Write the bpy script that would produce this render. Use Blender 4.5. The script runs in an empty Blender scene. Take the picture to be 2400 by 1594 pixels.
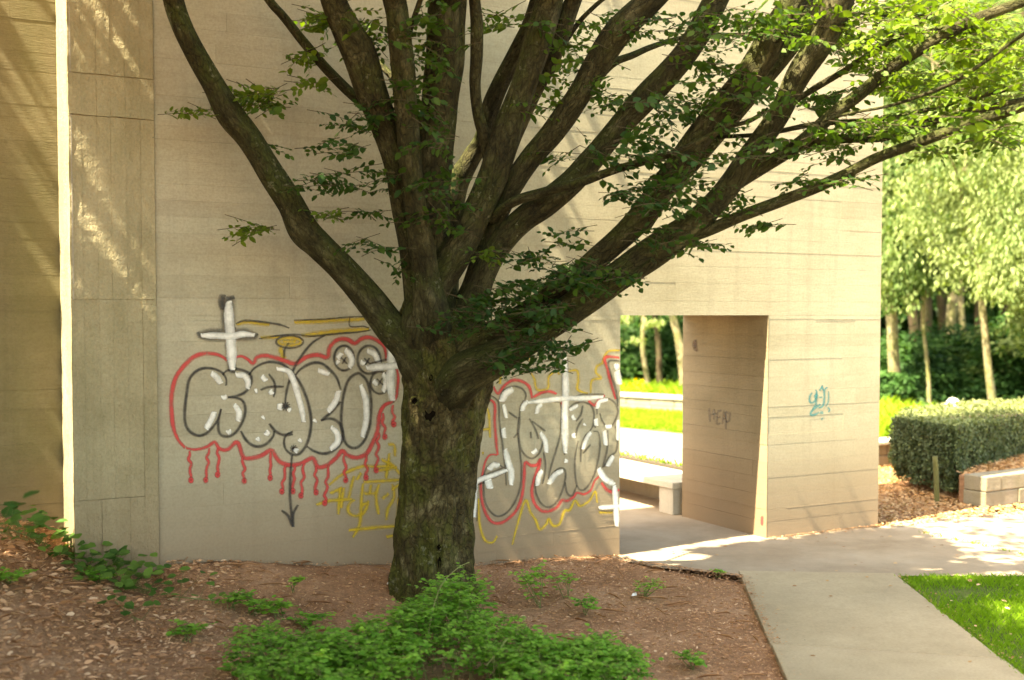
import bpy, bmesh, math, random
import numpy as np
from mathutils import Vector, Matrix, noise
R = math.radians
random.seed(7); rng = np.random.default_rng(7)
sc = bpy.context.scene
COL = sc.collection

# ------------------------------------------------------------------ camera
F = 2700.0; CX = 1200.0; CY = 843.0; PITCH = R(2.3); EYE = 2.2
cam = bpy.data.cameras.new('camera'); camo = bpy.data.objects.new('camera', cam); COL.objects.link(camo)
cam.sensor_fit = 'HORIZONTAL'; cam.sensor_width = 36.0; cam.lens = F/2400*36
cam.shift_y = (CY-797)/2400
camo.location = (0, 0, EYE); camo.rotation_euler = (R(90)-PITCH, 0, 0)
cam.clip_start = 0.05; cam.clip_end = 500
cam.dof.use_dof = True; cam.dof.focus_distance = 8.9; cam.dof.aperture_fstop = 1.1
sc.camera = camo

# ------------------------------------------------------------------ light
WANG = R(28.0)                       # direction of the long concrete wall
SAZ = WANG + R(8.0)                  # the sun grazes it
SEL = R(58)
SUN = Vector((math.cos(SAZ)*math.cos(SEL), math.sin(SAZ)*math.cos(SEL), -math.sin(SEL)))   # travel direction
w = bpy.data.worlds.new('World'); sc.world = w; w.use_nodes = True
nt = w.node_tree
bgn = nt.nodes['Background']
sky = nt.nodes.new('ShaderNodeTexSky'); sky.sky_type = 'NISHITA'; sky.sun_disc = False
sky.sun_elevation = SEL; sky.sun_rotation = math.atan2(-SUN.x, -SUN.y) % (2*math.pi)
sky.dust_density = 3.0; sky.air_density = 1.0; sky.ozone_density = 1.0
nt.links.new(sky.outputs[0], bgn.inputs[0]); bgn.inputs[1].default_value = 0.15
sl = bpy.data.lights.new('sun', 'SUN'); so = bpy.data.objects.new('sun', sl); COL.objects.link(so)
sl.energy = 5.0; sl.angle = R(0.53); sl.color = (1.0, 0.975, 0.93)
so.rotation_euler = SUN.to_track_quat('-Z', 'Y').to_euler()
vs = sc.view_settings
vs.view_transform = 'Standard'; vs.look = 'None'; vs.gamma = 1.0; vs.use_curve_mapping = False
vs.exposure = 2.7
vs.use_white_balance = True; vs.white_balance_temperature = 9800; vs.white_balance_tint = 2

# ------------------------------------------------------------------ geometry helpers
cp, sp_ = math.cos(PITCH), math.sin(PITCH)
E = Vector((0, 0, EYE))
def ray(px, py):
    x = (px-CX)/F; y = -(py-CY)/F
    return Vector((x, cp+y*sp_, -sp_+y*cp))
def on_z(px, py, z=0.0):
    d = ray(px, py); return E + d*((z-EYE)/d.z)
def at_y(px, py, Y):
    d = ray(px, py); return E + d*(Y/d.y)
U = Vector((math.cos(WANG), math.sin(WANG), 0)); N = Vector((math.sin(WANG), -math.cos(WANG), 0)); Z = Vector((0, 0, 1))
W0 = on_z(1452, 1302, 0)
def on_plane(px, py, p, n):
    d = ray(px, py); return E + d*((p-E).dot(n)/d.dot(n))
def on_wall(px, py, off=0.0):
    return on_plane(px, py, W0+N*off, N)
def s_of(p): return (p-W0).dot(U)
def wp(s, off, z): return W0 + U*s + N*off + Z*z
def wall_y(px):   # depth of the wall under an image column
    return on_wall(px, 800).y

def new_obj(name, verts, faces, mat=None, parent=None, smooth=False, attrs=None, **props):
    me = bpy.data.meshes.new(name)
    me.from_pydata([tuple(v) for v in verts], [], faces)
    if smooth: me.polygons.foreach_set('use_smooth', [True]*len(me.polygons))
    if attrs:
        for k, v in attrs.items():
            v = np.asarray(v, dtype=np.float32)
            if v.ndim == 2:
                a = me.attributes.new(k, 'FLOAT_VECTOR', 'POINT'); a.data.foreach_set('vector', v.ravel())
            else:
                a = me.attributes.new(k, 'FLOAT', 'POINT'); a.data.foreach_set('value', v)
    me.update()
    return link(name, me, mat, parent, **props)
def link(name, me, mat=None, parent=None, **props):
    o = bpy.data.objects.new(name, me); COL.objects.link(o)
    if mat is not None and me is not None and len(me.materials) == 0:
        for m in (mat if isinstance(mat, list) else [mat]): me.materials.append(m)
    if parent is not None: o.parent = parent
    for k, v in props.items(): o[k] = v
    return o
def empty(name, loc=(0, 0, 0), label=None, category=None, group=None):
    o = bpy.data.objects.new(name, None); COL.objects.link(o); o.empty_display_size = 0.2
    o.location = loc
    if label: o['label'] = label
    if category: o['category'] = category
    if group: o['group'] = group
    return o
def adopt(root, o):     # child meshes carry world coordinates
    o.parent = root; o.matrix_parent_inverse = Matrix.Translation(-Vector(root.location))
    return o

class MB:
    def __init__(s): s.v = []; s.f = []; s.t = []
    def quad(s, a, b, c, d, t=0.5):
        n = len(s.v); s.v += [a, b, c, d]; s.f.append((n, n+1, n+2, n+3)); s.t += [t]*4
    def hexa(s, p, t=0.5, bev=0.0):  # p: 8 corners, bottom 4 ccw then top 4
        n = len(s.v); s.v += p; s.t += [t]*8
        for f in ((0, 3, 2, 1), (4, 5, 6, 7), (0, 1, 5, 4), (1, 2, 6, 5), (2, 3, 7, 6), (3, 0, 4, 7)):
            s.f.append(tuple(n+i for i in f))
    def box(s, o, ax, ay, az, t=0.5):
        s.hexa([o, o+ax, o+ax+ay, o+ay, o+az, o+ax+az, o+ax+ay+az, o+ay+az], t)
    def build(s, name, mat, parent=None, root=None, bevel=0.0, sub=0, **props):
        o = new_obj(name, s.v, s.f, mat, None, attrs={'tone': s.t}, **props)
        if bevel:
            m = o.modifiers.new('b', 'BEVEL'); m.width = bevel; m.segments = 2; m.limit_method = 'ANGLE'
        if root is not None: adopt(root, o)
        elif parent is not None: o.parent = parent
        return o

# ------------------------------------------------------------------ materials
def mat_new(name):
    m = bpy.data.materials.new(name); m.use_nodes = True
    n = m.node_tree.nodes; l = m.node_tree.links
    return m, n, l, n['Principled BSDF']
def nd(n, typ, **kw):
    x = n.new(typ)
    for k, v in kw.items(): setattr(x, k, v)
    return x
def coordmap(n, l, scale=(1, 1, 1), attr=None):
    mp = nd(n, 'ShaderNodeMapping'); mp.inputs['Scale'].default_value = scale
    if attr:
        a = nd(n, 'ShaderNodeAttribute', attribute_name=attr); l.new(a.outputs['Vector'], mp.inputs[0])
    else:
        g = nd(n, 'ShaderNodeNewGeometry'); l.new(g.outputs['Position'], mp.inputs[0])
    return mp.outputs[0]
def noise_n(n, l, vec, scale, detail=5, rough=0.6):
    t = nd(n, 'ShaderNodeTexNoise'); t.inputs['Scale'].default_value = scale
    t.inputs['Detail'].default_value = detail; t.inputs['Roughness'].default_value = rough
    l.new(vec, t.inputs['Vector']); return t.outputs['Fac']
def ramp(n, l, fac, stops):
    r = nd(n, 'ShaderNodeValToRGB'); e = r.color_ramp.elements
    while len(e) < len(stops): e.new(0.5)
    for i, (p, c) in enumerate(stops):
        e[i].position = p; e[i].color = (*c, 1) if len(c) == 3 else c
    l.new(fac, r.inputs[0]); return r.outputs[0]
def mixc(n, l, fac, a, b, mode='MIX'):
    x = nd(n, 'ShaderNodeMix', data_type='RGBA', blend_type=mode)
    for s, v in ((0, fac), (6, a), (7, b)):
        if hasattr(v, 'links'): l.new(v, x.inputs[s])
        elif isinstance(v, (int, float)): x.inputs[s].default_value = v
        else: x.inputs[s].default_value = (*v, 1)
    return x.outputs[2]
def math_n(n, l, op, a, b=None, clamp=False):
    x = nd(n, 'ShaderNodeMath', operation=op, use_clamp=clamp)
    for i, v in enumerate((a, b)):
        if v is None: continue
        if hasattr(v, 'links'): l.new(v, x.inputs[i])
        else: x.inputs[i].default_value = v
    return x.outputs[0]
def bump(n, l, h, dist, strength=1.0, prev=None):
    b = nd(n, 'ShaderNodeBump'); b.inputs['Distance'].default_value = dist; b.inputs['Strength'].default_value = strength
    l.new(h, b.inputs['Height'])
    if prev: l.new(prev, b.inputs['Normal'])
    return b.outputs[0]

def concrete(name, base, dark, rough_amp=0.002, stretch=(1.2, 1.2, 9), green=0.0, foot=True, grain=140):
    m, n, l, p = mat_new(name)
    v = coordmap(n, l); vst = coordmap(n, l, stretch)
    big = noise_n(n, l, v, 0.9, 4); strk = noise_n(n, l, vst, 2.2, 6, 0.7); fine = noise_n(n, l, v, 55, 4)
    col = ramp(n, l, big, [(0.3, dark), (0.65, base)])
    col = mixc(n, l, 0.19, col, ramp(n, l, strk, [(0.3, (0.45, 0.42, 0.36)), (0.7, (1.15, 1.13, 1.08))]), 'MULTIPLY')
    a = nd(n, 'ShaderNodeAttribute', attribute_name='tone')
    col = mixc(n, l, 1.0, col, ramp(n, l, a.outputs['Fac'], [(0.0, (0.92, 0.915, 0.90)), (1.0, (1.05, 1.05, 1.05))]), 'MULTIPLY')
    col = mixc(n, l, 0.35, col, ramp(n, l, fine, [(0.25, (0.55, 0.53, 0.5)), (0.6, (1.1, 1.1, 1.1))]), 'MULTIPLY')
    # blow holes
    vo = nd(n, 'ShaderNodeTexVoronoi'); vo.inputs['Scale'].default_value = 9; l.new(v, vo.inputs['Vector'])
    pit = ramp(n, l, vo.outputs['Distance'], [(0.0, (0, 0, 0)), (0.035, (0, 0, 0)), (0.06, (1, 1, 1))])
    pn = noise_n(n, l, v, 1.7, 2)
    pf = math_n(n, l, 'MAXIMUM', pit, math_n(n, l, 'GREATER_THAN', 0.62, pn))
    col = mixc(n, l, math_n(n, l, 'SUBTRACT', 1.0, pf), col, (0.10, 0.085, 0.06))
    dr = noise_n(n, l, coordmap(n, l, (5, 5, 0.22)), 1.3, 5, 0.75)      # run-off stains
    col = mixc(n, l, math_n(n, l, 'MULTIPLY', ramp(n, l, dr, [(0.52, (0, 0, 0)), (0.72, (1, 1, 1))]), 0.2), col, tuple(c*0.45 for c in dark))
    if green:
        gn = noise_n(n, l, coordmap(n, l, (1.5, 1.5, 0.45)), 1.6, 6, 0.7)
        gf = math_n(n, l, 'MULTIPLY', ramp(n, l, gn, [(0.42, (0, 0, 0)), (0.62, (1, 1, 1))]), green)
        col = mixc(n, l, gf, col, (0.13, 0.13, 0.055))
    if foot:  # splashed soil at the foot of the wall
        g = nd(n, 'ShaderNodeNewGeometry'); sx = nd(n, 'ShaderNodeSeparateXYZ'); l.new(g.outputs['Position'], sx.inputs[0])
        h = math_n(n, l, 'ADD', sx.outputs['Z'], math_n(n, l, 'MULTIPLY', strk, -0.35))
        hf = ramp(n, l, h, [(0.0, (0.8, 0.8, 0.8)), (0.3, (0.62, 0.62, 0.62)), (0.95, (0, 0, 0))])
        col = mixc(n, l, hf, col, (0.24, 0.16, 0.10))
    l.new(col, p.inputs['Base Color']); p.inputs['Roughness'].default_value = 0.9
    p.inputs['Specular IOR Level'].default_value = 0.25
    h1 = noise_n(n, l, v, grain, 3, 0.7); h2 = noise_n(n, l, vst, 12, 5, 0.65)
    b = bump(n, l, h2, rough_amp*1.2); b = bump(n, l, h1, rough_amp*0.35, 1.0, b)
    b = bump(n, l, pf, rough_amp*2, 0.6, b)
    l.new(b, p.inputs['Normal'])
    return m
M_wall = concrete('board_marked_concrete', (0.455, 0.42, 0.325), (0.385, 0.35, 0.26), 0.0014)
M_pil = concrete('weathered_concrete', (0.43, 0.38, 0.26), (0.31, 0.27, 0.17), 0.018, (1.5, 1.5, 0.8), 0.25, True, 45)
M_left = concrete('stained_shade_concrete', (0.22, 0.19, 0.12), (0.15, 0.127, 0.077), 0.0025, (1.2, 1.2, 7), 0.35)  # base darkened to stand in for shade, with green staining on top
M_jamb = concrete('shaded_concrete', (0.30, 0.25, 0.175), (0.22, 0.18, 0.12), 0.002)  # darker copy of the wall concrete; the passage shade is in its colour
M_slab = concrete('path_concrete', (0.41, 0.34, 0.245), (0.32, 0.262, 0.182), 0.004, (1, 1, 1), 0, False, 110)
M_cap = concrete('pale_concrete', (0.55, 0.50, 0.43), (0.45, 0.41, 0.34), 0.002, (1, 1, 1), 0, False, 90)
M_flank = concrete('flank_concrete', (0.42, 0.385, 0.34), (0.34, 0.31, 0.27), 0.003, (1, 1, 1), 0, True, 90)  # less yellow than the pilaster face
M_block = concrete('stone_block', (0.33, 0.29, 0.24), (0.20, 0.175, 0.14), 0.006, (1, 1, 2), 0.25, False, 30)

def ground_mat(name, cols, scales, bd=0.02, rough=0.95, mb_=0.55):
    m, n, l, p = mat_new(name); v = coordmap(n, l)
    a = noise_n(n, l, v, scales[0], 6, 0.7); b = noise_n(n, l, v, scales[1], 5, 0.7); c = noise_n(n, l, v, scales[2], 3, 0.7)
    col = ramp(n, l, a, [(0.3, cols[0]), (0.55, cols[1]), (0.75, cols[2])])
    col = mixc(n, l, mb_, col, ramp(n, l, b, [(0.3, (0.4, 0.38, 0.36)), (0.7, (1.5, 1.45, 1.4))]), 'MULTIPLY')
    col = mixc(n, l, 0.4, col, ramp(n, l, c, [(0.3, (0.45, 0.42, 0.4)), (0.7, (1.4, 1.4, 1.4))]), 'MULTIPLY')
    l.new(col, p.inputs['Base Color']); p.inputs['Roughness'].default_value = rough
    p.inputs['Specular IOR Level'].default_value = 0.15
    h = bump(n, l, b, bd); h = bump(n, l, c, bd*0.3, 1.0, h); l.new(h, p.inputs['Normal'])
    return m
M_soil = ground_mat('leafy_soil', [(0.24, 0.125, 0.07), (0.38, 0.22, 0.135), (0.50, 0.34, 0.23)], (1.3, 22, 90), 0.02)
M_wood_floor = ground_mat('woodland_floor', [(0.05, 0.06, 0.02), (0.09, 0.10, 0.03), (0.14, 0.13, 0.05)], (0.4, 6, 40), 0.03)
M_asph = ground_mat('worn_paving', [(0.24, 0.185, 0.135), (0.33, 0.27, 0.21), (0.38, 0.325, 0.265)], (0.9, 3.5, 150), 0.002, 0.95, 0.16)
M_lawn = ground_mat('lawn_soil', [(0.06, 0.09, 0.02), (0.09, 0.13, 0.03), (0.16, 0.14, 0.07)], (1.2, 20, 90), 0.01)

def leaf_mat(name, c0, c1, c2, trans=0.45, rough=0.45):
    m, n, l, p = mat_new(name)
    a = nd(n, 'ShaderNodeAttribute', attribute_name='tone')
    col = ramp(n, l, a.outputs['Fac'], [(0.0, c0), (0.5, c1), (1.0, c2)])
    l.new(col, p.inputs['Base Color']); p.inputs['Roughness'].default_value = max(rough, 0.55)
    p.inputs['Specular IOR Level'].default_value = 0.2
    t = nd(n, 'ShaderNodeBsdfTranslucent')
    tc = mixc(n, l, 1.0, col, (1.25, 1.35, 0.6), 'MULTIPLY'); l.new(tc, t.inputs[0])
    mx = nd(n, 'ShaderNodeMixShader'); mx.inputs[0].default_value = trans
    l.new(p.outputs[0], mx.inputs[1]); l.new(t.outputs[0], mx.inputs[2])
    l.new(mx.outputs[0], n['Material Output'].inputs[0])
    return m
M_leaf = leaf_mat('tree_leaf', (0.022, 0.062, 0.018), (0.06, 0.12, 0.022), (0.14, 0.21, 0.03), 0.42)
M_leaf_far = leaf_mat('woodland_leaf', (0.035, 0.085, 0.022), (0.10, 0.165, 0.05), (0.23, 0.29, 0.12), 0.4)
M_leaf_dark = leaf_mat('undergrowth_leaf', (0.014, 0.05, 0.012), (0.03, 0.085, 0.02), (0.06, 0.14, 0.035), 0.3)  # base darkened to stand in for shade under the wood's crowns
M_shrub = leaf_mat('shrub_leaf', (0.06, 0.17, 0.028), (0.13, 0.33, 0.045), (0.27, 0.48, 0.08), 0.45)
M_ivy = leaf_mat('ivy_leaf', (0.04, 0.11, 0.025), (0.08, 0.17, 0.035), (0.14, 0.25, 0.05), 0.4, 0.4)
M_hedge = leaf_mat('hedge_leaf', (0.04, 0.06, 0.028), (0.10, 0.135, 0.065), (0.20, 0.23, 0.10), 0.25)
M_grass = leaf_mat('grass_blade', (0.10, 0.20, 0.018), (0.17, 0.31, 0.025), (0.28, 0.40, 0.05), 0.45)
M_litter = leaf_mat('dead_leaf', (0.28, 0.135, 0.07), (0.54, 0.31, 0.185), (0.70, 0.52, 0.38), 0.15, 0.8)
M_litter_o = leaf_mat('orange_dead_leaf', (0.22, 0.10, 0.04), (0.38, 0.20, 0.09), (0.50, 0.34, 0.2), 0.15, 0.8)
M_flower = leaf_mat('yellow_petal', (0.65, 0.42, 0.02), (0.75, 0.50, 0.02), (0.8, 0.6, 0.05), 0.3)

def bark(name, dark, mid, light, moss, ridge=0.012, sc_=1.0):
    m, n, l, p = mat_new(name)
    v = coordmap(n, l, (1, 1, 1.9), 'bk'); vw = coordmap(n, l)
    a = noise_n(n, l, v, 9*sc_, 6, 0.7); b = noise_n(n, l, v, 38*sc_, 4, 0.7); c = noise_n(n, l, vw, 3.2, 5, 0.65); d = noise_n(n, l, vw, 24, 3)
    col = ramp(n, l, a, [(0.3, dark), (0.52, mid), (0.72, light)])
    col = mixc(n, l, 0.45, col, ramp(n, l, b, [(0.3, (0.4, 0.4, 0.4)), (0.7, (1.4, 1.4, 1.4))]), 'MULTIPLY')
    g = nd(n, 'ShaderNodeNewGeometry'); sx = nd(n, 'ShaderNodeSeparateXYZ'); l.new(g.outputs['Normal'], sx.inputs[0])
    mf = math_n(n, l, 'MULTIPLY_ADD', sx.outputs['Z'], 0.18); mf.node.inputs[2].default_value = 0
    mf = math_n(n, l, 'ADD', mf, c)
    mfr = ramp(n, l, mf, [(0.46, (0, 0, 0)), (0.62, (1, 1, 1))])
    col = mixc(n, l, math_n(n, l, 'MULTIPLY', mfr, 0.8), col, moss)
    lf = ramp(n, l, math_n(n, l, 'MULTIPLY', d, c), [(0.36, (0, 0, 0)), (0.40, (1, 1, 1))])
    col = mixc(n, l, math_n(n, l, 'MULTIPLY', lf, 0.5), col, (0.22, 0.22, 0.15))
    l.new(col, p.inputs['Base Color']); p.inputs['Roughness'].default_value = 0.9
    p.inputs['Specular IOR Level'].default_value = 0.2
    e = noise_n(n, l, coordmap(n, l, (1, 1, 0.45)), 70, 4, 0.75); vo = nd(n, 'ShaderNodeTexVoronoi'); vo.feature = 'DISTANCE_TO_EDGE'; vo.inputs['Scale'].default_value = 26*sc_
    wv = nd(n, 'ShaderNodeVectorMath', operation='ADD'); wn = nd(n, 'ShaderNodeTexNoise'); wn.inputs['Scale'].default_value = 14; l.new(v, wn.inputs['Vector']); ws_ = nd(n, 'ShaderNodeVectorMath', operation='SCALE'); ws_.inputs['Scale'].default_value = 0.09
    l.new(wn.outputs['Color'], ws_.inputs[0]); l.new(v, wv.inputs[0]); l.new(ws_.outputs[0], wv.inputs[1]); l.new(wv.outputs[0], vo.inputs['Vector'])
    crk = ramp(n, l, vo.outputs['Distance'], [(0.0, (0.35,)*3), (0.10, (1, 1, 1))])
    col2 = mixc(n, l, 0.55, col, ramp(n, l, e, [(0.35, (0.45,)*3), (0.65, (1.5, 1.5, 1.45))]), 'MULTIPLY'); col2 = mixc(n, l, 0.6, col2, crk, 'MULTIPLY'); l.new(col2, p.inputs['Base Color'])
    h = bump(n, l, a, ridge); h = bump(n, l, b, ridge*0.35, 1, h); h = bump(n, l, e, ridge*0.3, 1, h); h = bump(n, l, crk, ridge*0.25, 1, h); l.new(h, p.inputs['Normal'])
    return m
M_bark = bark('mossy_bark', (0.024, 0.018, 0.008), (0.075, 0.060, 0.026), (0.23, 0.20, 0.11), (0.078, 0.085, 0.017), 0.04)
M_bark_limb = bark('limb_bark', (0.018, 0.015, 0.007), (0.046, 0.042, 0.018), (0.13, 0.12, 0.065), (0.045, 0.055, 0.013), 0.03)
M_bark_pale = bark('pale_bark', (0.12, 0.10, 0.06), (0.24, 0.21, 0.13), (0.38, 0.34, 0.23), (0.14, 0.15, 0.05), 0.008, 0.5)
M_bark_red = bark('brown_bark', (0.03, 0.022, 0.014), (0.07, 0.05, 0.032), (0.12, 0.09, 0.06), (0.05, 0.055, 0.02), 0.008, 0.5)

def plain(name, c, rough=0.8):
    m, n, l, p = mat_new(name); v = coordmap(n, l)
    a = noise_n(n, l, v, 40, 4)
    col = mixc(n, l, 0.5, c, ramp(n, l, a, [(0.3, (0.6, 0.6, 0.6)), (0.7, (1.3, 1.3, 1.3))]), 'MULTIPLY')
    l.new(col, p.inputs['Base Color']); p.inputs['Roughness'].default_value = rough
    return m
M_twig = plain('twig', (0.06, 0.045, 0.02)); M_stem = plain('green_stem', (0.12, 0.14, 0.04)); M_hole = plain('hollow_dark', (0.008, 0.006, 0.004))
M_hole.node_tree.nodes['Principled BSDF'].inputs['Specular IOR Level'].default_value = 0
M_white = plain('white_object', (0.8, 0.78, 0.74)); M_post = plain('mossy_post', (0.10, 0.10, 0.03)); M_paper = plain('white_paper', (0.75, 0.75, 0.78))
M_drain = plain('dark_earth', (0.06, 0.045, 0.03))

def paint(name, c, density=0.95, soft=0.5):
    m, n, l, p = mat_new(name)
    v = coordmap(n, l); gr = noise_n(n, l, v, 120, 4, 0.85); gb = noise_n(n, l, v, 12, 5, .7)
    a = nd(n, 'ShaderNodeAttribute', attribute_name='across')
    x = math_n(n, l, 'ABSOLUTE', a.outputs['Fac'])
    x = math_n(n, l, 'ADD', x, math_n(n, l, 'MULTIPLY', math_n(n, l, 'SUBTRACT', gr, 0.5), 0.7))
    al = ramp(n, l, x, [(max(0.05, 0.85-soft), (density,)*3), (1-soft*0.45, (density*0.55,)*3), (1.0, (0, 0, 0))])
    al = math_n(n, l, 'MULTIPLY', al, ramp(n, l, gb, [(0.3, (0.6,)*3), (0.6, (1, 1, 1))]))
    l.new(al, p.inputs['Alpha'])
    p.inputs['Base Color'].default_value = (*c, 1); p.inputs['Roughness'].default_value = 0.6
    return m
P = {'red': paint('red_spray_paint', (0.60, 0.045, 0.05), 0.85, 0.55), 'black': paint('black_spray_paint', (0.028, 0.025, 0.025), 0.88, 0.7),
     'grey': paint('thin_black_spray', (0.05, 0.045, 0.04), 0.72, 0.75), 'white': paint('white_spray_paint', (0.85, 0.85, 0.82), 1.0, 0.6),
     'yellow': paint('yellow_spray_paint', (0.64, 0.44, 0.02), 0.72, 0.75), 'teal': paint('teal_spray_paint', (0.02, 0.22, 0.24), 0.85, 0.7),
     'tag': paint('faded_marker', (0.14, 0.12, 0.10), 0.6, 0.7), 'rust': paint('rust_stain', (0.09, 0.05, 0.03), 0.85, 0.9)}

# ------------------------------------------------------------------ ground
def Q(px, py): p = on_z(px, py, 0); return (p.x, p.y)
def soil_z(x, y):
    d = np.clip(0.3-x, 0, 6.5)
    z = 0.0205*d**2.5 - 0.045 + 0.038*np.clip((y-9.6)/0.6, 0, 1)*np.clip((2.4-x), 0, 1)
    off = (x-W0.x)*N.x+(y-W0.y)*N.y; s_ = (x-W0.x)*U.x+(y-W0.y)*U.y
    zw = np.interp(s_, [-5.2, -4.7, -4.15, -4.0, -3.54, -3.01, -2.66, -2.19, -1.49, -.69, 0], [.5, .34, .25, .35, .297, .229, .186, .136, .068, .035, -.007])
    z = np.where(s_ < 0, z+np.maximum(zw-z, 0)*np.exp(-(np.maximum(off, 0)/.7)**2), z)
    bank = np.clip((5.6-y)/5.0, 0, 1); bank = bank*bank*(3-2*bank)
    side = np.clip((1.2-x)/1.5, 0, 1)
    z = np.maximum(z, z*0.6 + 0.62*bank*side)
    return z
def soil_pt(px, py):
    z = 0.0
    for _ in range(12):
        p = on_z(px, py, z); z = float(soil_z(np.float64(p.x), np.float64(p.y)))
    return p
def gridmesh(name, xs, ys, zf, mat, **props):
    X, Y = np.meshgrid(xs, ys); Zz = zf(X, Y)
    v = np.stack([X.ravel(), Y.ravel(), Zz.ravel()], 1)
    nx = len(xs); f = []
    for j in range(len(ys)-1):
        for i in range(nx-1):
            a = j*nx+i; f.append((a, a+1, a+nx+1, a+nx))
    return new_obj(name, v, f, mat, smooth=True, **props)
xs = np.concatenate([[-200, -90, -40, -20, -12], np.arange(-8, 2.6, 0.07), np.arange(2.8, 14, 0.8), [20, 40, 90, 200]])
ys = np.concatenate([[-60, -20, -8, -2], np.arange(0, 4, 0.4), np.arange(4, 13.0, 0.07), [14, 17, 22, 30, 60, 120, 260]])
def zf(X, Y):
    z = soil_z(X, Y)
    nz = np.zeros_like(z)
    for i in range(z.shape[0]):
        for j in range(z.shape[1]):
            if -8 <= X[i, j] <= 2.6 and 0 < Y[i, j] < 13:
                p = Vector((X[i, j], Y[i, j], 0))
                nz[i, j] = 0.03*noise.noise(p*1.3)+0.018*noise.noise(p*6)
    z = z+nz*np.clip((2.3-X)/0.5, 0, 1)
    off = (X-W0.x)*N.x+(Y-W0.y)*N.y; s_ = (X-W0.x)*U.x+(Y-W0.y)*U.y
    a_, b_, c_, d_ = Q(1452, 1312), Q(1500, 1322), Q(1620, 1336), Q(1735, 1350)
    lim = np.interp(Y, [d_[1], c_[1], b_[1], a_[1]], [d_[0], c_[0], b_[0], a_[0]])+0.06
    z = np.where((off < -0.03) & (s_ > -6) & (X > -3), -0.09, z); z = np.where((Y > d_[1]) & (Y < 13) & (X > lim), -0.09, z)
    return z
gridmesh('soil_ground', xs, ys, zf, M_soil, kind='structure')

def poly_sheet(name, pts, z, mat, **props):
    bm = bmesh.new(); vs_ = [bm.verts.new((p[0], p[1], z)) for p in pts]; bm.faces.new(vs_)
    bmesh.ops.triangulate(bm, faces=bm.faces[:]); me = bpy.data.meshes.new(name); bm.to_mesh(me); bm.free()
    for pl in me.polygons:
        pass
    me.flip_normals() if me.polygons[0].normal.z < 0 else None
    return link(name, me, mat, **props)
s_open = s_of(on_wall(1801, 900)); s_end = s_of(on_wall(2062, 900)); LINT = on_wall(1600, 739).z
THICK = 1.39
def xy(v): return (v.x, v.y)
pathL0, pathL1 = Vector((*Q(1735, 1350), 0)), Vector((*Q(1842, 1594), 0))
pathR0, pathR1 = Vector((*Q(2100, 1350), 0)), Vector((*Q(2402, 1590), 0))
# front paving: right of the bed, up to the hedge bed, and through the passage
front = [Q(1735, 1350), Q(1690, 1345), Q(1620, 1336), Q(1560, 1332), Q(1500, 1322), Q(1452, 1312), xy(wp(-0.10, 0.02, 0)), xy(wp(-0.10, -THICK-0.5, 0)), xy(wp(s_open+0.1, -THICK-0.5, 0)),
         xy(wp(s_open+0.1, 0.03, 0)), xy(wp(s_end-0.4, 0.03, 0)), Q(2056, 1236), Q(2110, 1222), Q(2250, 1206), Q(2420, 1196), (16, 20), (16, pathR0.y), xy(pathR0)]
poly_sheet('pavement', front, 0.0, M_asph, kind='structure')
plaza = [xy(wp(-9, -THICK-0.5, 0)), xy(wp(s_end, -THICK-0.5, 0)), Q(1700, 1026), Q(1610, 1018), Q(1455, 1003), (-8, 27)]
poly_sheet('plaza_pavement', plaza, 0.0, M_asph, kind='structure')
# lawn right of the path
lawn = [xy(pathR0+Vector((0.005, -0.005, 0))), (16, pathR0.y-0.01), (16, 1), xy(pathR1+(pathR1-pathR0)*2.6+Vector((0.01, 0, 0)))]
poly_sheet('lawn', lawn, -0.012, M_lawn, kind='structure')
verge = [Q(1380, 999), Q(1455, 1003), Q(1610, 1018), Q(1700, 1026), (8.5, 23.5), (6, 28), (0, 30), (-6, 31)]
poly_sheet('grass_verge', verge, 0.008, M_lawn, kind='structure')
poly_sheet('woodland_floor', [(-60, 26.8), (3.5, 24.8), (4.4, 16.9), (6.0, 16.9), (11.5, 20), (60, 20), (60, 120), (-60, 120)], -0.02, M_wood_floor, kind='structure')
# concrete path slabs
path = empty('path', xy(pathL0)+(0,)); path['kind'] = 'structure'
def pl(t, side): # t in 0..; along the path edges
    a, b = (pathL0, pathL1) if side == 0 else (pathR0, pathR1)
    return a+(b-a)*t
cuts = [(-0.065, -0.03), (0.735, 0.865), (1.75, 1.9), (2.8, 2.9)]
for i in range(3):
    (a0, b0), (a1, b1) = cuts[i], cuts[i+1]
    g = 0.018
    p = [pl(a0, 0)+Vector((0, -g, 0)), pl(a1, 0)+Vector((0, g, 0)), pl(b1, 1)+Vector((0, g, 0)), pl(b0, 1)+Vector((0, -g, 0))]
    mb = MB(); mb.hexa([q+Z*-0.12 for q in p]+[q+Z*(0.010+0.007*i) for q in p], 0.5+0.1*i)
    mb.build('slab', M_slab, root=path, bevel=0.006)

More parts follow.
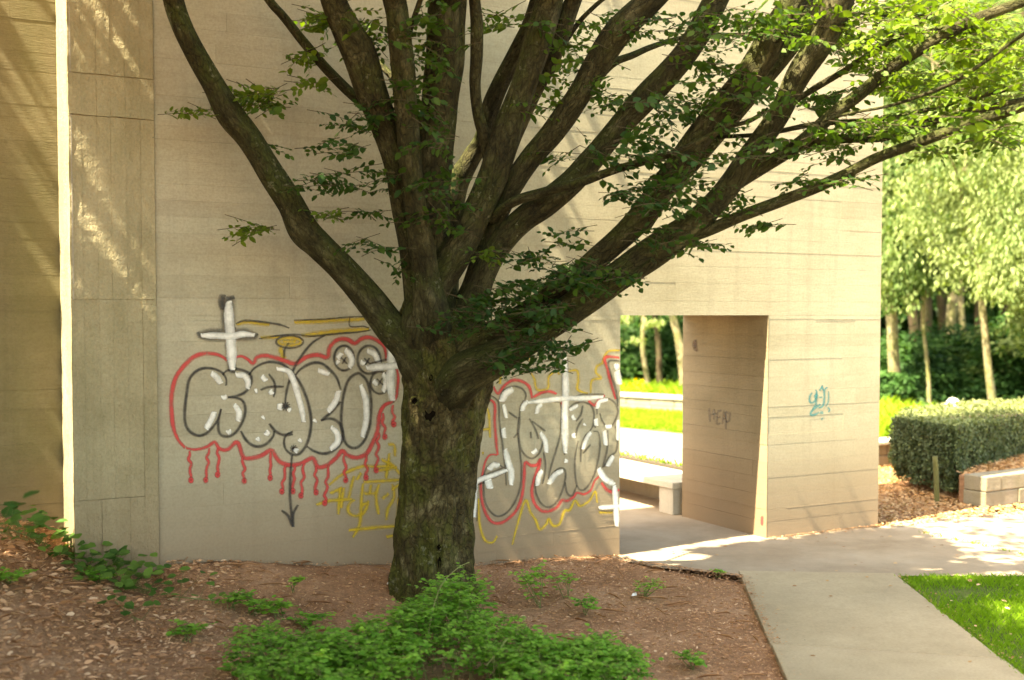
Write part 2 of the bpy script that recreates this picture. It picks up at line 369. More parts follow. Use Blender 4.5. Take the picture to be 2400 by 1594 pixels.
# ------------------------------------------------------------------ the concrete building
bld = empty('concrete_building', W0, 'tall board-marked concrete building with passage opening, corner pilaster and graffiti behind the tree', 'building')
s_c1 = s_of(on_wall(366, 700)); s_c0 = s_of(on_wall(161, 700)); HT = 7.6
RECESS = 0.69
def courses(seed, z0=-0.3, z1=HT):
    r = random.Random(seed); z = z0; out = [z0]
    while z < z1:
        z += r.choice((0.10, 0.12, 0.14, 0.155, 0.17)); out.append(z)
    return out
def boards(mb, P0, u, n, s0, s1, zc, zlo, zhi, seed, amp=0.002, vertical=False):
    """Relief of shuttering boards on a plane through P0."""
    for k in range(len(zc)-1):
        r = random.Random(seed*1000+k)
        a, b = max(zc[k], zlo), min(zc[k+1], zhi)
        if b-a < 0.01: continue
        s = -12 + r.uniform(0, 2.5); cuts_ = []
        while s < 8: cuts_.append(s); s += r.uniform(1.6, 4.2)
        gap = r.choice((0.0005, 0.0007, 0.0010, 0.0016))
        segs = [s0]+[c for c in cuts_ if s0+0.2 < c < s1-0.2]+[s1]
        for i in range(len(segs)-1):
            rr = random.Random(hash((seed, k, round(segs[i+1], 3))))
            d = -abs(rr.gauss(0, amp)); t = min(1, max(0, rr.gauss(0.5, 0.22)))
            c, e = segs[i]+0.0006*(i > 0), segs[i+1]-0.0006
            lo, hi = a, b-gap
            m = P0
            A = m+u*c+Z*lo+n*d; B = m+u*e+Z*lo+n*d; C = m+u*e+Z*hi+n*d; D = m+u*c+Z*hi+n*d
            back = n*(-0.009-d)
            mb.quad(A, B, C, D, t)
            mb.quad(D, C, C+back, D+back, t*0.6); mb.quad(A+back, B+back, B, A, t*0.6)
            mb.quad(B, B+back, C+back, C, t*0.6); mb.quad(A+back, A, D, D+back, t*0.6)
        if r.random() < 0.22:   # fin of grout squeezed through the joint
            h = 0.002; f0, f1 = s0+0.01+r.random()*0.6*(s1-s0), s1-0.01
            A = P0+u*f0+Z*(b-h)
            if f1 > f0+0.3: mb.box(A+n*-0.01, u*(f1-f0), n*0.0112, Z*h, 0.9)
zc = courses(3)
mb = MB()
WALL = W0
# core (set 8 mm behind the board faces)
def corebox(mb, s0, s1, z0, z1, off_front=-0.008, depth=THICK-0.016):
    mb.box(wp(s0, off_front-depth, z0), U*(s1-s0), N*depth, Z*(z1-z0), 0.4)
corebox(mb, s_c1, 0, -0.4, LINT); corebox(mb, s_open, s_end-0.008, -0.4, LINT); corebox(mb, s_c1, s_end-0.008, LINT+0.004, HT)
boards(mb, W0, U, N, s_c1+0.003, s_end, zc, LINT, HT, 3, 0.0008)
boards(mb, W0, U, N, s_c1+0.003, 0.0, zc, -0.35, LINT-0.0005, 3, 0.0008)
boards(mb, W0, U, N, s_open, s_end, zc, -0.35, LINT-0.0005, 3, 0.0008)
mb.build('wall', M_wall, root=bld)
mb = MB()
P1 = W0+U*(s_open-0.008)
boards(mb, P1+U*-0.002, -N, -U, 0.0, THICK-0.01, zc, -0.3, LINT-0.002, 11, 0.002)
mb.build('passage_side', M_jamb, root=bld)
# corner pilaster
mb = MB(); PO = 0.03
def pil_s(px): return s_of(on_wall(px, 300, PO))
ve = [pil_s(161), pil_s(191), pil_s(227), pil_s(259), pil_s(294), pil_s(329), pil_s(361.5)]
def pz(pxl, yl, yr): return (on_wall(161, yl, PO).z+on_wall(360, yr, PO).z)/2
hz = [HT, on_wall(260, 0, PO).z+1.3, pz(0, 167, 186), pz(0, 268, 281), pz(0, 701, 702), pz(0, 1177, 1160), -0.3]
r = random.Random(5)
mb.box(wp(ve[0]+0.01, -THICK+0.02, -0.3), U*(s_c1-ve[0]-0.012), N*(THICK+PO-0.04), Z*(HT+0.3), 0.5)
NS = 10
for j in range(len(hz)-1):
    zt, zb = hz[j], hz[j+1]
    rowoff = r.uniform(-0.006, 0.004)
    rough = 0.012 if j == 2 else 0.003
    for i in range(6):
        d = PO+rowoff+r.uniform(-0.005, 0.004) - (0.0 if j < 3 else 0.0)
        t = r.uniform(0.35, 0.7)
        a, b = ve[i], ve[i+1]
        seg = max(2, int((zt-zb)/0.04)); col_ = []
        for k in range(seg+1):
            z = zt-(zt-zb)*k/seg
            jit = 0.0
            w1 = r.uniform(-0.004, 0.004); dd = d+r.uniform(-0.0015, 0.0015)
            zz = z - (rough*(0.6+r.random()*0.6) if k == 0 else 0) + (rough*0.5*r.random() if k == seg else 0)
            row = []
            for q in range(5):
                ss = a+0.0005+(b-a-0.001)*q/4
                row.append(wp(ss, dd+0.004*noise.noise(Vector((ss*14, z*14, 1.0)))+0.006*noise.noise(Vector((ss*2.5, z*2.5, 4.0))), zz+(rough*0.5*noise.noise(Vector((ss*40, j, 0))) if k in (0, seg) else 0)))
            col_.append(row)
        n0 = len(mb.v)
        for row in col_: mb.v += row; mb.t += [t]*5
        for k in range(seg):
            for q in range(4):
                a0 = n0+k*5+q; mb.f.append((a0, a0+5, a0+6, a0+1))
        # edges
        for side in (0, 4):
            for k in range(seg):
                A, B = col_[k][side], col_[k+1][side]
                mb.quad(A, B, B-N*0.03, A-N*0.03, t*0.6)
        for row in (col_[0], col_[-1]):
            for q in range(4):
                mb.quad(row[q], row[q+1], row[q+1]-N*0.03, row[q]-N*0.03, t*0.5)
mb.build('pilaster', M_pil, root=bld)
# the left flank of the pilaster, sunlit
mb = MB(); boards(mb, wp(ve[0]+0.0105, PO-0.004, 0), -N, -U, 0.0, RECESS+PO-0.02, [-0.3, 1.1, 2.5, 3.7, 5.0, 6.4, HT], -0.3, HT, 21, 0.002)
mb.build('pilaster_flank', M_flank, root=bld)
# set-back wall on the left
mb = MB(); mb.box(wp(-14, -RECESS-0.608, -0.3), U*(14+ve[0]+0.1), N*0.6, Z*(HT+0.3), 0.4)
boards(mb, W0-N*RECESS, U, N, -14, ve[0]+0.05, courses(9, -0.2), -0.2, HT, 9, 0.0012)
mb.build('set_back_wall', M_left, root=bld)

# ------------------------------------------------------------------ graffiti: thin paint films on the wall
class Strokes:
    def __init__(s, proj): s.proj = proj; s.v = []; s.f = []; s.a = []; s.m = []; s.k = 0; s.cols = []
    def add(s, color, wdt, pts, closed=False, taper=0.6, org=None, smooth=True, wob=0.0):
        ox, oy, scl = org
        if color not in s.cols: s.cols.append(color)
        pts = [(x, y) for x, y in pts]
        if len(pts) == 1: pts = [pts[0], (pts[0][0]+1, pts[0][1]+1)]
        dense = []
        n = len(pts)
        for i in range(n-1):
            p0 = pts[max(i-1, 0)] if not closed else pts[(i-1) % (n-1)]
            p1, p2 = pts[i], pts[i+1]
            p3 = pts[min(i+2, n-1)] if not closed else pts[(i+2) % (n-1)]
            L = math.hypot(p2[0]-p1[0], p2[1]-p1[1]); c = max(2, int(L/(wdt*0.5)))
            for j in range(c):
                t = j/c
                if smooth:
                    q = [0.5*((2*p1[d])+(-p0[d]+p2[d])*t+(2*p0[d]-5*p1[d]+4*p2[d]-p3[d])*t*t+(-p0[d]+3*p1[d]-3*p2[d]+p3[d])*t**3) for d in (0, 1)]
                else: q = [p1[d]+(p2[d]-p1[d])*t for d in (0, 1)]
                dense.append(q)
        dense.append(list(pts[-1]))
        m = len(dense); s.k += 1
        off = 0.0012+0.00012*s.k
        base = len(s.v); ci = s.cols.index(color)
        for i, q in enumerate(dense):
            a = dense[max(i-1, 0)]; b = dense[min(i+1, m-1)]
            dx, dy = b[0]-a[0], b[1]-a[1]; L = math.hypot(dx, dy) or 1
            nx, ny = -dy/L, dx/L
            e = min(i, m-1-i)/max(1, m-1)*2
            ww = wdt*0.86*(1.0 if closed else (taper+(1-taper)*min(1, e*2.5)))*(1+0.04*math.sin(i*0.35+s.k))
            cap = 0.0
            for kk in (-1, -0.5, 0, 0.5, 1):
                X = ox+(q[0]+nx*ww*kk)/scl; Y = oy+(q[1]+ny*ww*kk)/scl
                s.v.append(s.proj(X, Y, off))
                s.a.append(kk if (closed or 0 < i < m-1) else 1.0)
        for i in range(m-1):
            for kk in range(4):
                a0 = base+i*5+kk; s.f.append((a0, a0+1, a0+6, a0+5)); s.m.append(ci)
    def build(s, name, root, **props):
        o = new_obj(name, s.v, s.f, [P[c] for c in s.cols], None, attrs={'across': s.a}, **props)
        o.data.polygons.foreach_set('material_index', s.m)
        o.visible_shadow = True
        return adopt(root, o)
def ell(cx, cy, rx, ry, n=14):
    return [(cx+rx*math.cos(2*math.pi*i/n), cy+ry*math.sin(2*math.pi*i/n)) for i in range(n)]+[(cx+rx, cy)]
wallproj = lambda X, Y, off: on_wall(X, Y, off)
A = (350, 650, 2.6133); G = Strokes(wallproj); g = lambda c, w_, p, **k: G.add(c, w_, p, org=A, **k)
g('yellow', 22, [(530, 292), (580, 274), (640, 278), (740, 290)]); g('yellow', 24, [(885, 277), (1000, 271), (1100, 266), (1320, 255)])
g('yellow', 26, [(930, 358), (1080, 340), (1200, 328), (1350, 318)]); g('yellow', 18, [(680, 370), (800, 366)])
g('yellow', 20, ell(860, 394, 68, 24), closed=True); g('yellow', 26, [(795, 425), (812, 460), (822, 500)]); g('yellow', 22, [(815, 395), (900, 395)])
g('red', 21, [(222, 1045), (180, 1000), (150, 930), (138, 850), (135, 760), (145, 670), (170, 600), (215, 540), (270, 490), (330, 468), (400, 470), (450, 488), (480, 515)])
g('red', 21, [(520, 495), (560, 483), (600, 500), (635, 528), (660, 490), (710, 480), (770, 492), (840, 515), (895, 530), (960, 490), (1030, 475), (1090, 490), (1105, 430), (1150, 385), (1210, 380), (1258, 405), (1300, 375), (1350, 368), (1400, 390), (1440, 430), (1452, 510)])
g('red', 21, [(222, 1045), (280, 1055), (350, 1040), (400, 1010), (430, 1050), (480, 1055), (538, 1010), (570, 1090), (600, 1110), (680, 1095), (745, 1058), (770, 1090), (800, 1130), (860, 1150), (930, 1140), (1000, 1108), (1030, 1160), (1080, 1155), (1140, 1110), (1180, 1065), (1215, 1090), (1270, 1105), (1330, 1080), (1370, 1010), (1400, 930), (1410, 840), (1440, 785), (1485, 762), (1512, 730), (1525, 620), (1515, 560)])
rr = random.Random(4)
for (x0, y0, x1, y1) in [(245, 1060, 255, 1250), (365, 1045, 345, 1250), (425, 1045, 418, 1218), (575, 1095, 582, 1255), (745, 1065, 740, 1236), (840, 1145, 812, 1320), (892, 1145, 880, 1318), (950, 1140, 928, 1345), (1020, 1155, 1022, 1325), (1100, 1145, 1075, 1390), (1195, 1085, 1203, 1250), (1330, 1085, 1328, 1235), (1405, 950, 1390, 1190), (1430, 830, 1442, 985), (1492, 780, 1497, 908)]:
    n_ = max(5, int((y1-y0)/26)); ph = rr.random()*3
    pts = [(x0+(x1-x0)*i/n_+(9*math.sin(i*2.2+ph) if 0 < i < n_ else 0)*(1.0 if rr.random() < .8 else .3), y0+(y1-y0)*i/n_) for i in range(n_+1)]
    g('red', 15, pts); g('red', 17, ell(x1, y1-8, 6, 9, 10), closed=True)
B_ = 14.5
for p_ in ([(470, 665), (470, 620), (440, 580), (380, 558), (320, 560), (270, 590), (240, 640), (228, 720), (218, 810), (220, 890), (245, 940), (300, 970), (350, 955), (395, 910), (425, 860), (440, 805)],
           [(440, 805), (424, 880), (425, 940), (450, 972), (500, 970), (545, 930), (580, 860), (588, 800), (570, 755), (530, 738), (480, 735)],
           [(480, 735), (540, 725), (590, 700), (622, 650), (620, 600), (580, 572), (520, 562), (470, 575), (450, 600)],
           [(610, 600), (640, 560), (690, 530), (750, 518), (820, 535), (880, 590), (930, 660), (970, 760), (990, 860), (985, 950), (960, 1030), (920, 1080), (880, 1085), (840, 1060), (825, 1010), (840, 965), (880, 945)],
           [(880, 960), (820, 965), (770, 940), (735, 895)], [(765, 940), (755, 980), (710, 1025), (650, 1035), (595, 1000), (560, 940)],
           [(895, 600), (930, 560), (1000, 525), (1060, 530), (1110, 570), (1150, 620), (1172, 690)], [(1172, 760), (1110, 830), (1050, 878)],
           [(1050, 878), (1110, 865), (1160, 890), (1185, 950), (1175, 1010), (1130, 1060), (1070, 1080), (1010, 1065), (965, 1035)]):
    g('black', B_, p_)
g('black', 12, [(730, 590), (765, 640), (770, 690), (760, 735)]); g('black', 12, [(680, 692), (730, 672), (825, 670)])
g('black', B_, [(1270, 590), (1220, 630), (1190, 720), (1175, 850), (1185, 960), (1210, 1025), (1260, 1045), (1310, 1010), (1345, 930), (1358, 820), (1355, 720), (1335, 640), (1300, 598), (1270, 590)], closed=True)
g('black', 13, ell(1192, 495, 60, 76), closed=True); g('black', 13, ell(1345, 505, 70, 86), closed=True); g('black', 12, ell(1412, 645, 57, 68), closed=True)
g('black', 13, [(1075, 355), (1000, 400), (940, 470), (900, 530), (870, 600), (845, 680), (835, 740), (830, 800)])
g('black', 13, [(875, 1085), (865, 1200), (862, 1330), (870, 1440), (880, 1530)]); g('black', 14, [(808, 1428), (850, 1460), (878, 1530)]); g('black', 14, [(912, 1392), (882, 1450), (882, 1530)])
for (sx_, sy_, q_) in ((835, 790, 30), (885, 1050, 26)):
    for k in range(5):
        a_ = k*math.pi/5+0.2; g('black', 8, [(sx_-q_*math.cos(a_), sy_-q_*math.sin(a_)), (sx_+q_*math.cos(a_), sy_+q_*math.sin(a_))])
W_ = 26
for p_ in ([(375, 585), (410, 610), (440, 655)], [(525, 600), (580, 603), (606, 645), (598, 685)], [(440, 742), (478, 732)], [(400, 820), (380, 870), (345, 932)], [(515, 778), (550, 825), (540, 885)],
           [(470, 955), (505, 942)], [(685, 603), (718, 638)], [(643, 700), (665, 696)], [(735, 690), (755, 720)], [(775, 562), (850, 575), (885, 640), (912, 730), (936, 820), (945, 890)],
           [(690, 868), (708, 855)], [(655, 1005), (680, 985)], [(710, 972), (735, 940)], [(1030, 568), (1105, 595)], [(1162, 690), (1140, 760), (1092, 825)], [(1008, 890), (1025, 872)],
           [(1108, 915), (1150, 955), (1152, 1010), (1105, 1055)], [(1292, 655), (1325, 750), (1328, 870), (1303, 982)], [(1195, 440), (1232, 480), (1240, 520), (1220, 555)], [(1140, 515), (1165, 530)],
           [(1330, 450), (1380, 472), (1405, 530)], [(1288, 515), (1322, 535)], [(1425, 590), (1450, 620), (1442, 675), (1425, 700)], [(1368, 630), (1400, 665)], [(915, 1012), (935, 992)], [(1180, 460), (1150, 500)], [(800, 770), (795, 815)], [(870, 820), (850, 800)], [(905, 1045), (890, 1075)]):
    g('white', W_ if len(p_) > 2 else 22, p_)
for (x_, y_) in ((1192, 510), (1335, 515), (1412, 640)):
    g('black', 9, [(x_-20, y_-20), (x_+20, y_+20)]); g('black', 9, [(x_+14, y_-22), (x_-12, y_+22)])
g('black', 60, [(478, 108), (482, 190), (484, 330)], taper=0.8); g('black', 30, [(452, 100), (440, 150), (455, 200)])
g('black', 52, [(287, 356), (380, 352), (480, 352), (590, 350), (668, 366)], taper=0.35); g('black', 40, [(490, 380), (500, 480), (508, 590)], taper=0.4)
g('white', 42, [(487, 140), (488, 250), (497, 350), (503, 450), (508, 572)], taper=0.4); g('white', 28, [(312, 356), (400, 357), (500, 360), (580, 348), (648, 356)], taper=0.5)
g('black', 11, [(530, 285), (590, 265), (700, 275), (800, 290), (858, 312)]); g('black', 7, [(885, 262), (1050, 258), (1200, 245), (1320, 240)])
g('black', 9, [(670, 376), (800, 356), (900, 350), (1000, 360), (1150, 345), (1280, 335), (1360, 322)]); g('black', 7, [(1228, 245), (1230, 300), (1310, 300), (1345, 312)])
g('black', 9, ell(860, 395, 84, 38), closed=True); g('black', 10, [(856, 400), (830, 440), (825, 495)])
g('black', 12, [(1470, 500), (1350, 530)]); g('black', 10, [(1490, 550), (1485, 660), (1497, 770)]); g('white', 36, [(1478, 435), (1482, 540), (1476, 640), (1490, 760)], taper=0.5); g('white', 30, [(1325, 557), (1400, 550), (1480, 545), (1562, 530)], taper=0.5)
G.build('graffiti_lettering', bld, label='bubble lettering in black outline with red dripping border left of the trunk')
A = (740, 1000, 5.227); G = Strokes(wallproj)
for p_ in ([(160, 720), (320, 590), (560, 490), (720, 490), (960, 480)], [(170, 820), (330, 750)], [(300, 740), (290, 900), (275, 1080)], [(345, 740), (310, 1000)], [(470, 600), (430, 750), (400, 880)],
           [(480, 890), (410, 950), (400, 1040), (470, 1090), (560, 1080), (620, 1000), (650, 900)], [(580, 690), (560, 900), (550, 1100), (530, 1230), (450, 1360)], [(580, 680), (760, 670), (1050, 650)], [(590, 820), (740, 820)],
           [(780, 700), (740, 850), (770, 1080)], [(680, 700), (660, 830)], [(810, 890), (900, 820)], [(870, 1150), (880, 1020), (960, 860), (940, 700)], [(1020, 850), (1010, 1050), (1000, 1240)], [(1000, 1220), (700, 1240), (400, 1270)],
           [(860, 1355), (980, 1330)], [(880, 220), (960, 230), (970, 370)], [(900, 320), (890, 450), (860, 640)], [(800, 400), (940, 470), (1000, 540), (1040, 600)], [(0, 960), (160, 910), (450, 890)], [(760, 540), (1000, 500)], [(500, 660), (560, 560)], [(930, 780), (1040, 700)], [(650, 930), (560, 960)]):
    g('yellow', 38, p_)
G.build('graffiti_scrawl', bld, label='yellow sprayed scrawl just left of the trunk')
A = (1060, 800, 3.267); G = Strokes(wallproj)
for p_ in ([(600, 240), (630, 290), (650, 370), (730, 360), (740, 270), (800, 228), (820, 260)], [(880, 232), (955, 225), (965, 300), (960, 370), (1040, 400)], [(1060, 400), (1070, 300), (1140, 280), (1100, 240), (1110, 190), (1150, 165), (1190, 80), (1285, 70)],
           [(250, 480), (280, 560), (290, 740)], [(205, 680), (290, 670)], [(225, 860), (245, 860)], [(460, 1560), (500, 1400), (560, 1220), (600, 1310), (640, 1370), (670, 1440), (720, 1400), (740, 1360), (770, 1410), (820, 1400), (860, 1300), (900, 1290), (940, 1220), (980, 1260), (1050, 1220), (1095, 1150), (1110, 1240)],
           [(1120, 1310), (1230, 1310)], [(200, 1200), (210, 1400), (250, 1520), (310, 1540), (345, 1490)], [(370, 270), (365, 330)], [(585, 120), (605, 155)]):
    g('yellow', 19, p_)
for p_ in ([(315, 345), (350, 400), (400, 340), (460, 300), (530, 305), (590, 350), (612, 440)], [(620, 430), (680, 395), (750, 385), (800, 405)], [(265, 435), (325, 480), (325, 600), (335, 750), (348, 872)],
           [(345, 870), (290, 870), (255, 920), (235, 1000), (220, 1080), (225, 1200), (250, 1300), (300, 1380), (370, 1392), (440, 1350), (500, 1280), (535, 1180), (550, 1050), (558, 930), (600, 950), (650, 945), (675, 900), (660, 970), (630, 1050), (610, 1150), (630, 1240), (680, 1295), (740, 1300), (800, 1270), (840, 1218), (880, 1222), (930, 1190), (955, 1160), (1010, 1170), (1060, 1140), (1090, 1070), (1125, 1035)],
           [(1140, 1080), (1190, 1140), (1240, 1152), (1282, 1135)], [(1282, 125), (1170, 125), (1190, 220), (1220, 330), (1252, 445)], [(1040, 450), (1090, 490), (1130, 440), (1170, 415)], [(838, 460), (850, 530)]):
    g('red', 19, p_)
for p_ in ([(265, 400), (350, 460), (360, 600), (380, 760), (400, 900), (415, 1105)], [(360, 450), (390, 380), (460, 345), (530, 360), (565, 410), (548, 470)],
           [(510, 580), (500, 680), (510, 780), (525, 900), (530, 1000), (520, 1120), (480, 1230), (420, 1310), (350, 1340), (290, 1300), (250, 1220), (240, 1100), (245, 1020), (270, 960), (330, 925), (385, 965)],
           [(430, 540), (500, 590)], [(470, 740), (505, 700)], [(545, 450), (520, 520), (515, 620), (510, 720), (525, 820), (570, 880), (620, 895), (670, 850), (695, 760), (680, 700)], [(590, 590), (640, 680), (660, 750)],
           [(610, 610), (715, 690)], [(600, 690), (605, 745)], [(560, 478), (700, 446), (830, 470)], [(830, 470), (840, 560), (830, 700), (800, 820), (760, 950), (735, 1050)], [(700, 850), (715, 950), (700, 1060), (688, 1092)],
           [(735, 1060), (780, 1000), (830, 970), (865, 990), (865, 1060), (840, 1150), (800, 1230), (740, 1270), (680, 1240), (640, 1150), (640, 1050), (672, 985)], [(865, 1080), (880, 1160), (920, 1180), (955, 1100)],
           [(890, 520), (930, 480), (1000, 465), (1060, 490), (1085, 550), (1080, 640), (1050, 690)], [(1000, 490), (985, 560), (948, 612)], [(1000, 590), (960, 660), (942, 745)], [(1050, 690), (1000, 760), (985, 850), (985, 925)],
           [(1080, 690), (1120, 700), (1132, 800), (1115, 920), (1080, 1040), (1020, 1130), (970, 1130), (945, 1050), (940, 900), (965, 760)], [(1000, 860), (1060, 790)], [(1110, 560), (1110, 500), (1140, 450), (1200, 440), (1250, 480), (1268, 540), (1240, 620), (1200, 660), (1155, 620), (1130, 550)],
           [(1090, 600), (1095, 665)], [(1190, 680), (1190, 800), (1170, 900), (1150, 970)], [(1250, 650), (1265, 740), (1255, 840), (1200, 890), (1160, 965)], [(1282, 150), (1200, 155), (1215, 250), (1255, 380), (1268, 500)], [(1120, 960), (1150, 1060), (1240, 1095)],
           [(845, 130), (850, 300), (850, 430)], [(885, 130), (885, 420), (1000, 408), (1160, 405)], [(850, 440), (838, 640), (860, 870)], [(1115, 1290), (1240, 1290), (1232, 1100)], [(190, 1380), (190, 1110), (220, 1090), (430, 990)], [(165, 1075), (240, 1030), (400, 965)]):
    g('grey', 12.5, p_)
for w_, p_ in ((36, [(378, 470), (405, 405), (470, 365)]), (22, [(392, 480), (415, 590)]), (26, [(390, 660), (400, 745)]), (32, [(405, 820), (430, 930), (452, 1000), (450, 1105)]), (32, [(278, 990), (320, 945), (362, 962)]), (36, [(270, 1050), (290, 1135)]),
               (26, [(425, 985), (300, 1030), (188, 1075), (175, 1150), (170, 1350)]), (26, [(535, 540), (548, 490), (585, 458)]), (26, [(645, 560), (658, 505), (690, 480)]), (26, [(672, 695), (710, 760), (722, 855)]), (24, [(608, 862), (652, 830)]),
               (26, [(650, 1110), (665, 1030), (692, 985)]), (28, [(735, 1098), (790, 1020), (852, 992)]), (22, [(895, 530), (965, 488)]), (24, [(1000, 830), (1030, 745), (1065, 695)]), (22, [(915, 565), (938, 605)]), (22, [(1008, 648), (1022, 630)]), (24, [(925, 700), (932, 745)]),
               (20, [(868, 935), (878, 900)]), (24, [(1108, 520), (1130, 462), (1195, 448)]), (24, [(1098, 590), (1104, 650)]), (24, [(1168, 655), (1225, 652)]), (26, [(1163, 680), (1176, 800)]), (24, [(1185, 960), (1235, 875)]), (32, [(1118, 968), (1165, 1048), (1245, 1100)]), (20, [(1270, 600), (1265, 760)]),
               (36, [(862, 120), (866, 250), (868, 430), (861, 600), (865, 860)]), (27, [(575, 470), (700, 455), (860, 437), (1000, 437), (1160, 425)]), (44, [(1232, 200), (1282, 200)]), (36, [(1258, 220), (1278, 335)]), (30, [(1240, 1100), (1250, 1200), (1260, 1420)]), (24, [(1118, 1275), (1282, 1262)])):
    g('white', w_, p_, taper=0.5)
G.build('graffiti_lettering', bld, label='outlined lettering with white crosses between trunk and passage')
A = (1850, 870, 11.2); G = Strokes(wallproj)
for w_, p_ in ((45, [(600, 560), (540, 660), (530, 780), (580, 830), (650, 800), (700, 700), (720, 560), (690, 480)]), (40, [(700, 560), (700, 850), (640, 960), (580, 1070)]), (38, [(880, 360), (790, 520)]), (34, [(860, 400), (900, 520)]),
               (44, [(1000, 410), (920, 520), (920, 700), (900, 870), (850, 940), (760, 960)]), (46, [(820, 860), (700, 950), (580, 1060), (570, 1150), (680, 1140), (780, 1080)]), (30, [(1030, 520), (1020, 800), (960, 930)]),
               (34, [(1000, 950), (1060, 1010), (1020, 1080)]), (80, [(830, 1050), (840, 1140)]), (38, [(880, 1210), (840, 1290)]), (34, [(780, 690), (870, 690)]), (80, [(700, 600), (690, 720)])):
    g('teal', w_, p_)
G.build('graffiti_tag', bld, label='small teal tag right of the passage')
A = (1400, 700, 2.6133); JP = W0+U*(s_open-0.01)
G = Strokes(lambda X, Y, off: on_plane(X, Y, JP-U*off, -U))
for p_ in ([(685, 670), (690, 755)], [(715, 675), (712, 742)], [(685, 717), (730, 702)], [(735, 690), (730, 770)], [(735, 690), (762, 685)], [(732, 730), (755, 725)], [(730, 770), (755, 765)], [(765, 770), (775, 690), (795, 762)], [(768, 735), (790, 735)], [(786, 690), (786, 800)], [(785, 692), (812, 705), (808, 748), (788, 757)]):
    g('tag', 10, p_, smooth=False)
G.build('graffiti_tag', bld, label='faint grey marker tag on the passage side')
G = Strokes(lambda X, Y, off: on_plane(X, Y, JP-U*off, -U))
g('rust', 30, [(578, 285), (605, 290)]); g('rust', 18, [(598, 250), (603, 325)])
G.build('rust_stain', bld)
G = Strokes(lambda X, Y, off: on_plane(X, Y, JP-U*off, -U)); g('red', 12, [(1008, 1330), (1008, 1390)]); G.build('paint_mark', bld)

# ------------------------------------------------------------------ bench, low walls, planter
def oriented(p, ang): return Vector((math.cos(ang), math.sin(ang), 0)), Vector((-math.sin(ang), math.cos(ang), 0))
bc = on_z(1577, 1208, 0)      # near-left base corner of the bench
bench = empty('concrete_bench', bc, 'long low concrete bench standing in the sun just beyond the passage', 'bench')
TB = 0.36; BL = 3.2; BW = 0.62; V = -N
mb = MB(); mb.box(bc+Z*(TB-0.07)-U*0.03-V*0.03, U*(BW+.06), V*(BL+0.06), Z*0.07, 0.7); mb.build('seat', M_cap, root=bench, bevel=0.008)
for q in (0.0, BL-0.28):
    mb = MB(); mb.box(bc+V*q, U*BW, V*0.26, Z*(TB-0.07), 0.5); mb.build('leg', M_cap, root=bench, bevel=0.006)
mb = MB(); mb.box(bc+U*(BW-0.12)+V*0.265, U*0.1, V*(BL-0.56), Z*(TB-0.075), 0.35); mb.build('back_panel', M_block, root=bench)
mb = MB(); mb.box(bc+U*(BW+0.05)-V*0.2, U*0.16, V*(BL+1.5), Z*(TB+0.03), 0.1); mb.build('planting_strip', M_drain, root=bench)

def block_wall(name, p0, u, length, h, thick, label, rows, bl, cap=0.0, seed=1, mat=M_block, side=None):
    root = empty(name, p0, label, 'wall'); r = random.Random(seed); v = Vector((-u.y, u.x, 0))
    bh = (h-cap)/rows
    for j in range(rows):
        x = -(bl*0.5*(j % 2)) if length > bl*1.5 else 0
        while x < length-0.02:
            x0 = max(0, x); x1 = min(length, x+bl*r.uniform(0.92, 1.08)); 
            if x1-x0 > 0.05:
                mb = MB(); mb.box(p0+u*(x0+0.004)+v*r.uniform(-0.006, 0.006)+Z*(bh*j+0.003), u*(x1-x0-0.008), v*thick, Z*(bh-0.006), r.uniform(0.2, 0.9))
                mb.build('block', mat, root=root, bevel=0.012)
            x = x1
    mb = MB(); mb.box(p0+u*0.02+v*0.02+Z*-0.05, u*(length-0.04), v*(thick-0.04), Z*(h-cap+0.04), 0.1); mb.build('mortar', M_drain, root=root)
    if cap:
        x = 0
        while x < length:
            x1 = min(length, x+1.2)
            mb = MB(); mb.box(p0+u*(x+0.004)-v*0.04+Z*(h-cap), u*(x1-x-0.008), v*(thick+0.08), Z*cap, r.uniform(0.4, 0.9)); mb.build('cap_stone', M_cap, root=root, bevel=0.008)
            x = x1
    return root
ua = on_z(1430, 962, 0); ub = on_z(1640, 976, 0); uu = (ub-ua).normalized()
block_wall('low_wall', ua-uu*3, uu, 9.0, 0.40, 0.35, 'low block wall with pale cap beyond the sunny paving, seen through the passage', 2, 0.6, 0.07, 3)
pa = on_z(2064, 1093, 0)
block_wall('low_wall', pa-U*1.2, U, 2.3, 0.36, 0.35, 'short low grey block wall between building corner and hedge', 2, 0.55, 0.05, 5)
pc = on_z(2310, 1191, 0); pu = Vector((math.cos(R(31)), math.sin(R(31)), 0)); pv = Vector((-pu.y, pu.x, 0))
planter = block_wall('stone_planter', pc, pu, 4.2, 0.355, 0.30, 'planter edge of squared grey stone blocks in front of the hedge', 2, 0.62, 0.0, 8)
planter['category'] = 'planter'
mb = MB(); pq = [pc+pu*.02+pv*.304, pc+pu*4.2+pv*.304, pc+pu*4.2+pv*2.2, pc+pu*.08+pv*.42]; mb.hexa([q_+Z*-.02 for q_ in pq]+[q_+Z*.32 for q_ in pq], 0.2); mb.build('planter_soil', M_soil, root=planter)

